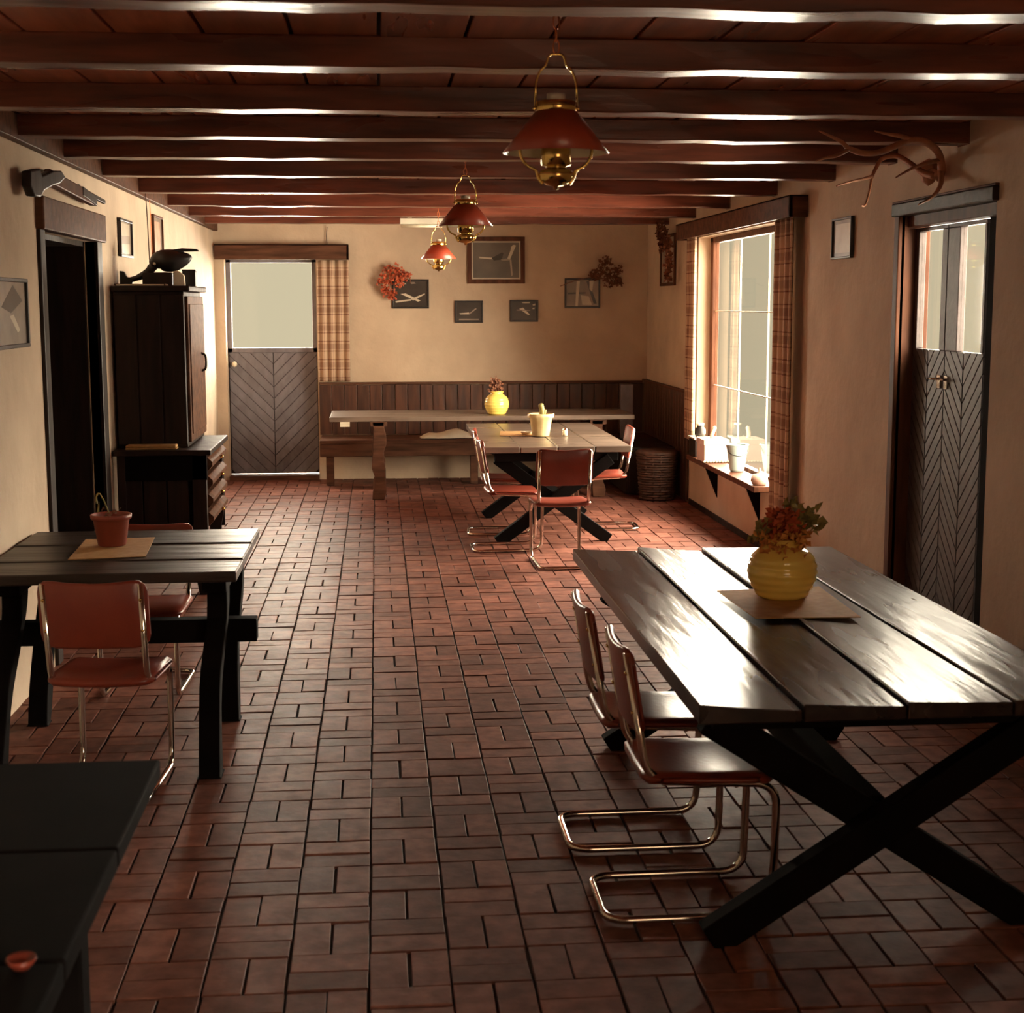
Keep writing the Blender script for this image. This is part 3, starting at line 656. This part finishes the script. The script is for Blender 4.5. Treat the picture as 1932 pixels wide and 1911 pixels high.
# ================================================================== PICTURES
def picture(label, origin, u, v, w, h, fr, mt_, pr, shapes, fw=.018, mw=.0, tilt=0.0):
    """origin = lower left corner on the wall; u right, v up; prints are flat shapes on the sheet"""
    t = thing('framed_picture', label, 'picture', origin, 0, 'framed pictures on the walls')
    u, v = Vector(u), Vector(v); n = u.cross(v).normalized()
    def rect(a, b_, c, d_, z, th, name, m, bv=0, par=t):
        return MB().prism([(a, b_), (c, b_), (c, d_), (a, d_)], n*z, u, v, th).build(name, m, par, bv)
    f = MB()
    for a, b_, c, d_ in ((0, 0, w, fw), (0, h-fw, w, h), (0, fw, fw, h-fw), (w-fw, fw, w, h-fw)): f.prism([(a, b_), (c, b_), (c, d_), (a, d_)], n*.002, u, v, .022)
    f.build('frame', fr, t, .003)
    if mw: rect(fw, fw, w-fw, h-fw, .004, .004, 'mount', mt_)
    g = fw+mw
    sheet = rect(g, g, w-g, h-g, .008, .002, 'print', pr)
    for k, (poly, m) in enumerate(shapes):
        MB().prism([(g+p[0]*(w-2*g), g+p[1]*(h-2*g)) for p in poly], n*(.0102+.0004*k), u, v, .0004).build('print_mark', m, sheet)
    return t
U, V = (1, 0, 0), (0, 0, 1)
def bp_(px0, py1): return P(px0, py1, y=BY)
def wallpic(label, x0, y0_, x1, y1_, *a, **k):
    p, q = P(x0, y1_, y=BY), P(x1, y0_, y=BY)
    return picture(label, (p.x, BY-.002, p.z), U, V, q.x-p.x, q.z-p.z, *a, **k)
plane_a = [([(.12, .60), (.45, .57), (.47, .52), (.14, .555)], light_print), ([(.40, .56), (.62, .72), (.66, .70), (.62, .52), (.45, .49)], dark_print), ([(.60, .53), (.80, .56), (.80, .50), (.62, .48)], mid_print), ([(.74, .54), (.80, .52), (.93, .92), (.86, .94)], light_print), ([(.79, .52), (.83, .52), (.86, .08), (.83, .04)], mid_print), ([(.82, .78), (.93, .90), (.90, .94), (.82, .88)], light_print)]
wallpic('large framed photograph of a small aircraft in flight, highest on the far wall', 882, 447, 990, 535, frame_m, light_print, grey_print, plane_a, fw=.045, mw=.015)
wallpic('framed aircraft photograph tilted beside the red dried flowers', 740, 527, 809, 582, iron, None, dark_print, [([(.05, .22), (.5, .30), (.52, .24), (.06, .16)], light_print), ([(.2, .50), (.35, .52), (.80, .24), (.72, .20)], light_print), ([(.5, .30), (.92, .52), (.93, .48), (.58, .24)], light_print), ([(.08, .96), (.3, .96), (.38, .88), (.12, .86)], light_print), ([(.5, .96), (.62, .96), (.66, .9), (.52, .88)], mid_print)])
wallpic('small framed dark glider photograph, left one of the lower pair', 858, 567, 911, 609, iron, None, dark_print, [([(.12, .42), (.5, .46), (.52, .36), (.15, .36)], light_print), ([(.48, .38), (.55, .38), (.82, .66), (.76, .68)], mid_print), ([(.1, .12), (.9, .12), (.9, .06), (.1, .06)], mid_print)])
wallpic('small framed dark picture with bright specks, right one of the lower pair', 962, 566, 1015, 607, iron, None, dark_print, [([(.3, .62), (.46, .68), (.74, .30), (.66, .28)], light_print), ([(.2, .58), (.75, .56), (.75, .5), (.2, .52)], mid_print), ([(.4, .98), (.75, .98), (.72, .92), (.45, .92)], light_print), ([(.84, .86), (.95, .90), (.95, .8), (.86, .78)], light_print), ([(.84, .66), (.93, .68), (.92, .6), (.84, .6)], light_print)])
wallpic('framed picture with dried brown branches tucked behind it', 1065, 525, 1132, 581, iron, None, mid_print, [([(.05, .52), (.6, .54), (.6, .48), (.05, .46)], dark_print), ([(.28, .0), (.36, .0), (.42, .95), (.32, .95)], light_print), ([(.62, .96), (.70, .96), (.95, .1), (.85, .1)], dark_print), ([(.72, .96), (.85, .96), (.80, .55), (.72, .65)], light_print), ([(.45, .42), (.7, .38), (.8, .05), (.5, .05)], light_print)])
# right wall pictures (facing -X): u = -Y, v = Z
def rpic(label, ya, yb, z0, z1, *a, **k): return picture(label, (RX-.002, yb, z0), (0, -1, 0), V, yb-ya, z1-z0, *a, **k)
rpic('small framed pale picture between the big window and the right door', 8.88, 9.27, 2.12, 2.37, iron, None, mid_print, [([(.1, .1), (.9, .1), (.9, .9), (.1, .9)], light_print)], fw=.014)
rpic('tall framed picture under dried flowers near the far right corner', 14.28, 15.00, 2.02, 2.52, frame_m, None, mid_print, [([(.3, .2), (.7, .2), (.7, .8), (.3, .8)], bone)], fw=.03)
def lpic(label, ya, yb, z0, z1, *a, **k): return picture(label, (LX+.002, ya, z0), (0, 1, 0), V, yb-ya, z1-z0, *a, **k)
lpic('framed grey picture at the left edge of the photo near the dark doorway', 6.72, 7.33, 1.65, 1.97, iron, None, mid_print, [([(.2, .6), (.6, .95), (.9, .7), (.5, .5)], dark_print), ([(.45, .45), (.58, .48), (.78, .22), (.70, .18)], light_print)])
lpic('framed picture on the left wall between the doorway and the cupboard', 10.02, 10.50, 2.16, 2.41, iron, None, mid_print, [([(.1, .05), (.9, .05), (.9, .35), (.1, .3)], light_print), ([(.1, .55), (.9, .6), (.9, .95), (.1, .95)], light_print)])
lpic('narrow framed picture behind the hanging wires above the cupboard', 11.50, 12.00, 2.20, 2.52, frame_m, None, mid_print, [([(.2, .1), (.8, .1), (.8, .9), (.2, .9)], bone)])

# ================================================================== DRIED FLOWERS
def sprig(mb, c, n, r, size, rnd, flat=.35, axis=1):
    for _ in range(n):
        p = Vector((rnd.gauss(0, 1), rnd.gauss(0, 1), rnd.gauss(0, 1))).normalized()*r*rnd.random()**.5
        p[axis] *= flat; p = p+Vector(c); d = Vector((rnd.uniform(-1, 1), rnd.uniform(-1, 1), rnd.uniform(-1, 1))).normalized()
        e = d.orthogonal().normalized()*size*.45; f = d*size; g = d.cross(e).normalized()*size*.2
        mb.add([p, p+f*.5+e+g, p+f, p+f*.5-e+g], [(0, 1, 2, 3)])
    return mb
rnd = random.Random(5)
f1 = thing('dried_flowers', 'bunch of dried red flowers beside the tilted aircraft picture', 'flowers', (0, BY-.10, 0))
b = MB()
for px, py, rr in ((735, 515, .10), (725, 530, .08), (748, 512, .09), (765, 520, .06), (728, 548, .055), (740, 556, .05), (752, 530, .08)):
    p = P(px, py, y=BY-.06); sprig(b, (p.x, -.0, p.z), 60, rr, .035, rnd, .3)
o = b.build('blooms', leaf_red, f1); o['kind'] = 'stuff'
q = [P(*k, y=BY-.06) for k in ((742, 550), (750, 515), (763, 512), (773, 525), (774, 535))]
MB().tube(smooth([(p.x, 0, p.z) for p in q]), .004, 6).build('stem', leaf_br, f1)
f2 = thing('dried_branches', 'spray of dried brown leaves behind the right picture on the far wall', 'flowers', (0, BY-.10, 0))
b = MB()
for px, py, rr in ((1140, 495, .07), (1135, 515, .08), (1160, 515, .09), (1150, 530, .08), (1120, 520, .06), (1165, 530, .05)):
    p = P(px, py, y=BY-.05); sprig(b, (p.x, 0, p.z), 45, rr, .04, rnd, .3)
o = b.build('leaves', leaf_br, f2); o['kind'] = 'stuff'
b = MB()
for k in (((1056, 540), (1090, 528), (1130, 520)), ((1110, 530), (1135, 512), (1142, 490)), ((1120, 525), (1150, 525), (1170, 515))):
    q = [P(*j, y=BY-.05) for j in k]; b.tube(smooth([(p.x, 0, p.z) for p in q]), .004, 6)
b.build('stem', leaf_br, f2)
f3 = thing('dried_flowers', 'dried brown bouquet hanging over the tall picture by the far corner', 'flowers', (RX-.11, 14.22, 2.3))
b = MB()
for dy, dz, rr in ((.35, .26, .10), (.15, .22, .10), (-.05, .10, .09), (-.12, -.05, .09), (-.10, -.2, .07), (.25, .12, .08)): sprig(b, (0, dy, dz), 50, rr, .045, rnd, .25, 0)
o = b.build('blooms', leaf_br, f3); o['kind'] = 'stuff'
MB().tube(smooth([(.0, -.1, -.25), (0, .0, 0), (0, .2, .2)]), .005, 6).build('stem', leaf_br, f3)

# ================================================================== ANTLERS
an = thing('deer_antlers', 'branched deer antlers on a skull plate high on the right wall above the door', 'antlers', (0, 0, 0))
def ant(pts, r0, r1, name='antler'):
    q = smooth([P(a, b_, y=y_) for a, b_, y_ in pts], 5); n = len(q)
    return MB().tube(q, [1.15*(r0+(r1-r0)*i/(n-1)) for i in range(n)], 10)
A = ant([(1770, 340, 7.42), (1777, 318, 7.38), (1770, 288, 7.28), (1748, 269, 7.05), (1718, 264, 6.98), (1690, 275, 6.95), (1660, 287, 6.92), (1630, 289, 6.90), (1600, 280, 6.88)], .018, .011)
def join(a, b_): a.add(b_.v, b_.f, True); return a
join(A, ant([(1600, 280, 6.88), (1588, 268, 6.87), (1565, 256, 6.85), (1545, 247, 6.83)], .011, .003)); join(A, ant([(1602, 281, 6.88), (1580, 293, 6.86), (1558, 298, 6.85), (1539, 304, 6.84)], .010, .003)); join(A, ant([(1718, 264, 6.98), (1700, 257, 6.94), (1676, 253, 6.90), (1650, 247, 6.86)], .012, .003))
join(A, ant([(1770, 303, 7.33), (1750, 307, 7.2), (1720, 318, 7.1), (1690, 335, 7.0)], .012, .003)); join(A, ant([(1776, 325, 7.38), (1774, 350, 7.3), (1758, 372, 7.2), (1733, 386, 7.1)], .014, .003))
A.build('antler', antler_m, an)
B = ant([(1762, 332, 7.42), (1740, 325, 7.5), (1712, 305, 7.6), (1690, 294, 7.68), (1664, 300, 7.72), (1652, 318, 7.7), (1645, 335, 7.65), (1640, 362, 7.6), (1634, 384, 7.5)], .016, .004)
join(B, ant([(1645, 333, 7.65), (1628, 338, 7.6), (1608, 342, 7.55), (1578, 351, 7.5)], .009, .003)); join(B, ant([(1634, 384, 7.5), (1630, 389, 7.48), (1625, 388, 7.46)], .005, .003))
B.build('antler', antler_m, an)
p = P(1752, 325, x=RX-.058)
MB().lathe([(0, -.07), (.03, -.05), (.05, 0), (.04, .05), (0, .07)], (p.x, p.y, p.z), 16).build('skull_plate', bone, an)
MB().tube([(p.x, p.y, p.z), P(1772, 330, y=7.40)], [.03, .02], 10).tube([(p.x, p.y, p.z), P(1762, 332, y=7.42)], [.03, .018], 10).build('pedicle', bone, an)

# ================================================================== OLD GUN above the left doorway
g = thing('antique_gun', 'long old wooden gun hung above the dark doorway on the left wall', 'gun', (LX+.05, 0, 0))
G = lambda px, py: (lambda q: (0, q.y, q.z))(P(px, py, x=LX+.05))
pts = [G(40, 322), G(58, 318), G(62, 332), G(84, 322), G(100, 322), G(108, 335), G(96, 347), G(84, 350), G(66, 360), G(60, 372), G(48, 370), G(40, 350)]
b = MB(); b.prism([(p[1], p[2]) for p in pts], (0, 0, 0), (0, 1, 0), (0, 0, 1), .045); b.build('gun_stock', dark_wood, g, .008)
b = MB(); b.bar(G(90, 332), G(172, 376), .035, .07).build('barrel', frame_m, g, .006)
b = MB(); b.bar(G(150, 360), G(176, 380), .045, .05).bar(G(165, 364), G(196, 381), .02, .025).build('ramrod', dark_wood, g, .004)
b = MB(); b.tube(smooth([G(80, 345), G(86, 352), G(94, 348), G(98, 342)]), .008, 8).build('trigger_guard', iron, g)
b = MB(); b.box((-.05, G(62, 340)[1], G(62, 340)[2]-.02), (0.0, G(62, 340)[1]+.03, G(62, 340)[2]+.02)).box((-.05, G(150, 358)[1], G(150, 358)[2]-.01), (.0, G(150, 358)[1]+.03, G(150, 358)[2]+.03)).build('wall_bracket', iron, g)
# hanging wires on the left wall
t = thing('hanging_wires', 'thin dark wires hanging down the left wall to the cupboard top', 'wire', (0, 0, 0))
MB().tube(smooth([P(273, 345, x=LX+.06), P(277, 400, x=LX+.05), P(281, 470, x=LX+.04), P(284, 530, x=LX+.04)]), .004, 6).build('wire', cable_m, t)
MB().tube(smooth([P(280, 345, x=LX+.05), P(284, 410, x=LX+.04), P(287, 480, x=LX+.04)]), .003, 6).build('wire', copper, t)
t = tag(MB().tube(smooth([P(617, 428, y=BY-.02), P(616, 445, y=BY-.02), P(617, 460, y=BY-.02)]), .004, 6).build('cord', cable_m), 'short dark cord running from the ceiling to the far pelmet', 'cord')

# ================================================================== PENDANT LAMPS
def make_lamp(label, loc, zc):
    t = thing('pendant_lamp', label, 'lamp', loc, 0, 'red shaded brass oil-style pendant lamps')
    sh_ = MB().lathe([(.155, 0), (.060, .118), (.060, .120), (.062, .121), (.158, .001), (.155, 0)], seg=40).build('shade', red_shade, t)
    MB().lathe([(.152, .0005), (.056, .116)], seg=40).build('lining', white_in, sh_)
    MB().lathe([(.0, .150), (.056, .150), (.060, .146), (.060, .122), (.056, .118), (0, .118)]).build('cap', brass, t)
    MB().lathe([(.024, .15), (.027, .16), (.027, .172), (.0, .175)]).build('chimney', lamp_white, t)
    MB().lathe([(0, .03), (.044, .03), (.044, -.034), (.030, -.038), (.030, -.044), (.048, -.050), (.052, -.062), (.046, -.080), (.030, -.092), (.008, -.096), (.008, -.104), (0, -.106)]).build('oil_font', brass, t)
    for s in (-1, 1):
        b_ = MB(); b_.tube(smooth([(s*.108, 0, .022), (s*.104, 0, -.010), (s*.085, 0, -.036), (s*.060, 0, -.050), (s*.053, 0, -.070), (s*.040, 0, -.090)]), .0048, 8); b_.build('support_arm', brass, t)
    h = [(-.062, 0, .13), (-.060, 0, .205), (-.048, 0, .238), (-.030, 0, .252), (-.022, 0, .285), (.022, 0, .285), (.030, 0, .252), (.048, 0, .238), (.060, 0, .205), (.062, 0, .13)]
    MB().tube(fillet(h, .014, 4), .0036, 8).lathe([(0, -.008), (.008, 0), (0, .008)], (-.064, 0, .13), 8).lathe([(0, -.008), (.008, 0), (0, .008)], (.064, 0, .13), 8).build('harp', brass, t)
    z = .287; top = zc-loc[2]-.03; n = max(2, int((top-z)/.034)); st = (top-z)/n; ch = MB()
    for k in range(n):
        c = z+st*(k+.5); a = st*.62; r_ = .009; pts_ = []
        for q in range(13):
            g_ = 2*math.pi*q/12; u_ = r_*math.cos(g_); v_ = a*math.sin(g_); pts_.append((u_, 0, c+v_) if k % 2 == 0 else (0, u_, c+v_))
        ch.tube(pts_, .0022, 6, False)
    ch.build('chain', copper, t)
    MB().lathe([(.0, -.028), (.008, -.026), (.012, -.018), (.045, -.010), (.050, 0), (0, 0)], (0, 0, zc-loc[2])).build('canopy', copper, t)
    return t
make_lamp('nearest and largest looking red-shaded brass pendant lamp under the beams', (.535, 4.47, 2.29), CZ)
make_lamp('middle one of the three red-shaded brass pendant lamps', (.512, 8.62, 2.288), CZ)
make_lamp('farthest and smallest looking red-shaded brass pendant lamp', (.546, 13.22, 2.237), CZ)
t = thing('ceiling_light', 'white fluorescent ceiling fitting hanging under the far beams', 'light', (.42, 13.85, 2.60))
MB().box((-.20, -.05, -.03), (.20, .05, .025)).build('housing', lamp_white, t, .006)
MB().tube([(-.19, 0, -.045), (.19, 0, -.045)], .014).build('tube', white_in, t)
MB().box((-.13, -.02, .02), (-.09, .02, .115)).build('bracket', lamp_white, t, .003)

# ================================================================== POTS AND TABLE THINGS
def vase_profile(h, w, ribs=9):
    pr = [(0, 0), (w*.62, 0), (w*.70, h*.02)]
    n = 40
    for i in range(1, n+1):
        t_ = i/n; r_ = w*(.70+.30*math.sin(math.pi*min(1, t_*1.12)**.85)) if t_ < .75 else None
        if r_ is None:
            s_ = (t_-.75)/.25; r0 = w*(.70+.30*math.sin(math.pi*(.75*1.12)**.85)); r_ = r0*(1-s_)+w*.60*s_+w*.03*math.sin(s_*math.pi*2)
        r_ += w*.012*math.sin(t_*ribs*2*math.pi)
        pr.append((r_, h*t_))
    pr += [(w*.66, h*1.03), (w*.62, h*1.04), (w*.52, h), (w*.5, h*.9)]
    return pr
pv = P(1487, 1138, z=.765)
va = thing('yellow_vase', 'round ribbed yellow vase with dried red flowers on the foreground table', 'vase', (pv.x, pv.y+.09, .7708))
hv, wv_ = .215, .125
pr = [(0, 0), (.078, 0), (.092, .008)]
for i in range(1, 31):
    t_ = i/30; r_ = .092+.036*math.sin(math.pi*min(1, t_*1.02)); r_ = r_ if t_ < .8 else r_-.03*((t_-.8)/.2)**1.3
    pr.append((r_+.0018*math.sin(t_*44), .008+.19*t_))
pr += [(.066, .205), (.072, .214), (.070, .222), (.060, .220), (.056, .20)]
MB().lathe(pr, seg=40).build('vase_body', yellow_glaze, va)
rnd = random.Random(11)
b = sprig(MB(), (.0, 0, .265), 260, .075, .035, rnd, 1.0); o = b.build('red_blooms', leaf_red, va); o['kind'] = 'stuff'
b = sprig(MB(), (-.005, -.04, .205), 110, .085, .032, rnd, .8); sprig(b, (-.07, -.02, .22), 50, .045, .03, rnd, 1.); sprig(b, (.05, -.03, .235), 40, .04, .03, rnd, 1.); o = b.build('orange_blooms', leaf_or, va); o['kind'] = 'stuff'
b = sprig(MB(), (.10, .0, .275), 40, .05, .05, rnd, 1.); sprig(b, (-.09, .0, .24), 25, .045, .04, rnd, 1.); sprig(b, (.03, .02, .33), 16, .04, .04, rnd, 1.); o = b.build('leaves', leaf_gr, va); o['kind'] = 'stuff'
# placemat under it
q = [P(*k, z=.762) for k in ((1352, 1118), (1425, 1170), (1624, 1168), (1545, 1110))]
o = MB().prism([(p.x, p.y) for p in q], (0, 0, .7675), (1, 0, 0), (0, 1, 0), .003).build('placemat', mat_cloth); tag(o, 'ochre woven placemat under the yellow vase on the foreground table', 'placemat')
# left table
q = [P(*k, z=.762) for k in ((128, 1056), (275, 1050), (292, 1014), (162, 1018))]
o = MB().prism([(p.x, p.y) for p in q], (0, 0, .7612), (1, 0, 0), (0, 1, 0), .003).build('placemat', mat_cloth); tag(o, 'ochre placemat under the red flowerpot on the left table', 'placemat')
pp = P(208, 1032, z=.765)
po = thing('flowerpot', 'red clay flowerpot with bare drooping stem on the left table', 'flowerpot', (pp.x, pp.y+.05, .765))
MB().lathe([(0, 0), (.056, 0), (.062, .004), (.080, .118), (.084, .12), (.090, .124), (.092, .142), (.086, .145), (.080, .140), (.076, .12), (.058, .01), (0, .008)], seg=32).build('pot', terracotta, po)
MB().lathe([(0, .125), (.076, .122)]).build('soil', soil, po)
MB().tube(smooth([(0, 0, .12), (-.02, 0, .18), (-.045, 0, .235), (-.062, 0, .225), (-.060, 0, .19)]), [.004]*16+[.002], 6).build('stem', leaf_gr, po)
b = sprig(MB(), (.0, 0, .14), 18, .05, .03, random.Random(3), 1.); b.build('dry_leaves', leaf_br, po)
MB().prism([(-.055, .19), (-.048, .20), (-.052, .155), (-.062, .15)], (0, 0, 0), (1, 0, 0), (0, 0, 1), .003).build('leaf', leaf_gr, po)
# wall outlet seen between the chairs
# back table vase
pv2 = P(920, 766, z=.79)
v2 = thing('yellow_vase', 'round yellow vase with dark dried flowers on the far long table', 'vase', (pv2.x, 14.25, .790))
MB().lathe([(r_*.93, z_*1.02) for r_, z_ in pr], seg=28).build('vase_body', yellow_glaze, v2)
b = sprig(MB(), (0, 0, .25), 90, .075, .035, rnd, .8); sprig(b, (-.01, 0, .32), 30, .05, .03, rnd, .8); o = b.build('blooms', leaf_br, v2); o['kind'] = 'stuff'
# pale pot on the middle table
p3 = P(1022, 824, z=.76)
v3 = thing('flowerpot', 'pale ribbed flowerpot with a stubby plant on the middle table', 'flowerpot', (p3.x, p3.y+.06, .761))
b = MB(); seg = 32; vs = []; fs = []; prf = [(.066, 0), (.070, .01), (.090, .15), (.106, .155), (.108, .185), (.098, .187), (.090, .16)]
for r_, z_ in prf:
    for k in range(seg): g_ = 2*math.pi*k/seg; q_ = r_*(1+.035*math.cos(g_*12)*(1 if z_ > .14 else .4)); vs.append((q_*math.cos(g_), q_*math.sin(g_), z_))
for i in range(len(prf)-1):
    for k in range(seg): fs.append((i*seg+k, i*seg+(k+1) % seg, (i+1)*seg+(k+1) % seg, (i+1)*seg+k))
fs.append(tuple(range(seg))[::-1]); b.add(vs, fs, True); b.build('pot', cream_clay, v3)
MB().lathe([(0, .16), (.09, .158)]).build('soil', soil, v3)
MB().tube(smooth([(.0, 0, .15), (.01, 0, .21), (-.005, 0, .27)]), [.022]*8+[.012], 8).tube(smooth([(.02, 0, .16), (.04, 0, .22)]), [.012]*4+[.006], 8).build('stem', leaf_gr, v3)
p4 = P(975, 822, z=.762)
o = MB().prism([(-.30, -.20), (.02, -.22), (.0, .20), (-.26, .22)], (1.30, 12.45, .7612), (1, 0, 0), (0, 1, 0), .003).build('placemat', mat_cloth)
o.location = (0, 0, 0); tag(o, 'pale placemat under the ribbed pot on the middle table', 'placemat')
p5 = P(1000, 820, z=.762)
in_world('ashtray', 'small white dish on the middle table left of the ribbed pot', 'dish', [('dish_body', MB().lathe([(0, .004), (.03, .004), (.045, .018), (.05, .02), (.048, .016), (.032, 0), (0, 0)]), white_in, 0), ('rim', MB().lathe([(.046, .018), (.052, .02), (.05, .023), (.046, .021)]), white_in, 0)], (p5.x-.03, p5.y, .765))
p6 = P(1066, 822, z=.762)
in_world('salt_shaker', 'small white shaker on the middle table right of the ribbed pot', 'shaker', [('shaker_body', MB().lathe([(0, 0), (.02, 0), (.022, .01), (.018, .05), (0, .05)]), white_in, 0), ('cap', MB().lathe([(.019, .05), (.018, .062), (0, .068)]), chrome, 0)], (p6.x, p6.y, .761))
# red dish at lower left on the near dark table
p7 = P(40, 1816, z=.77)
in_world('red_dish', 'small red dish on the dark table in the lower left corner', 'dish', [('dish_body', MB().lathe([(0, .004), (.012, .004), (.022, .014), (.024, .016), (.022, .010), (.014, 0), (0, 0)]), red_vinyl, 0), ('rim', MB().lathe([(.022, .014), (.025, .015), (.024, .019), (.021, .017)]), red_vinyl, 0)], (p7.x, p7.y, .7605))
# wicker hamper by the right end of the bench
hm = thing('wicker_hamper', 'dark wicker hamper standing in the far right corner beside the bench', 'basket', (2.63, 13.84, 0))
b = MB()
for k in range(18):
    z = .02+k*.024; rr = .155+.035*k/17; pts_ = []
    for q in range(33):
        g_ = 2*math.pi*q/32; pts_.append(((rr+.006*math.cos(g_*8+(k % 2)*math.pi))*math.cos(g_), (rr+.006*math.cos(g_*8+(k % 2)*math.pi))*math.sin(g_), z))
    b.tube(pts_, .0125, 6, False)
o = b.build('wicker_weave', wicker, hm); 
b = MB()
for q in range(16): g_ = 2*math.pi*q/16; b.tube([(.155*math.cos(g_), .155*math.sin(g_), 0), (.192*math.cos(g_), .192*math.sin(g_), .45)], .007, 6)
b.build('stakes', wicker, hm)
MB().lathe([(.0, .475), (.19, .47), (.205, .455), (.205, .44), (.19, .43)]).build('lid', wicker, hm)
MB().lathe([(0, .005), (.15, .005), (.15, .012), (.145, .012)]).build('base', wicker, hm)
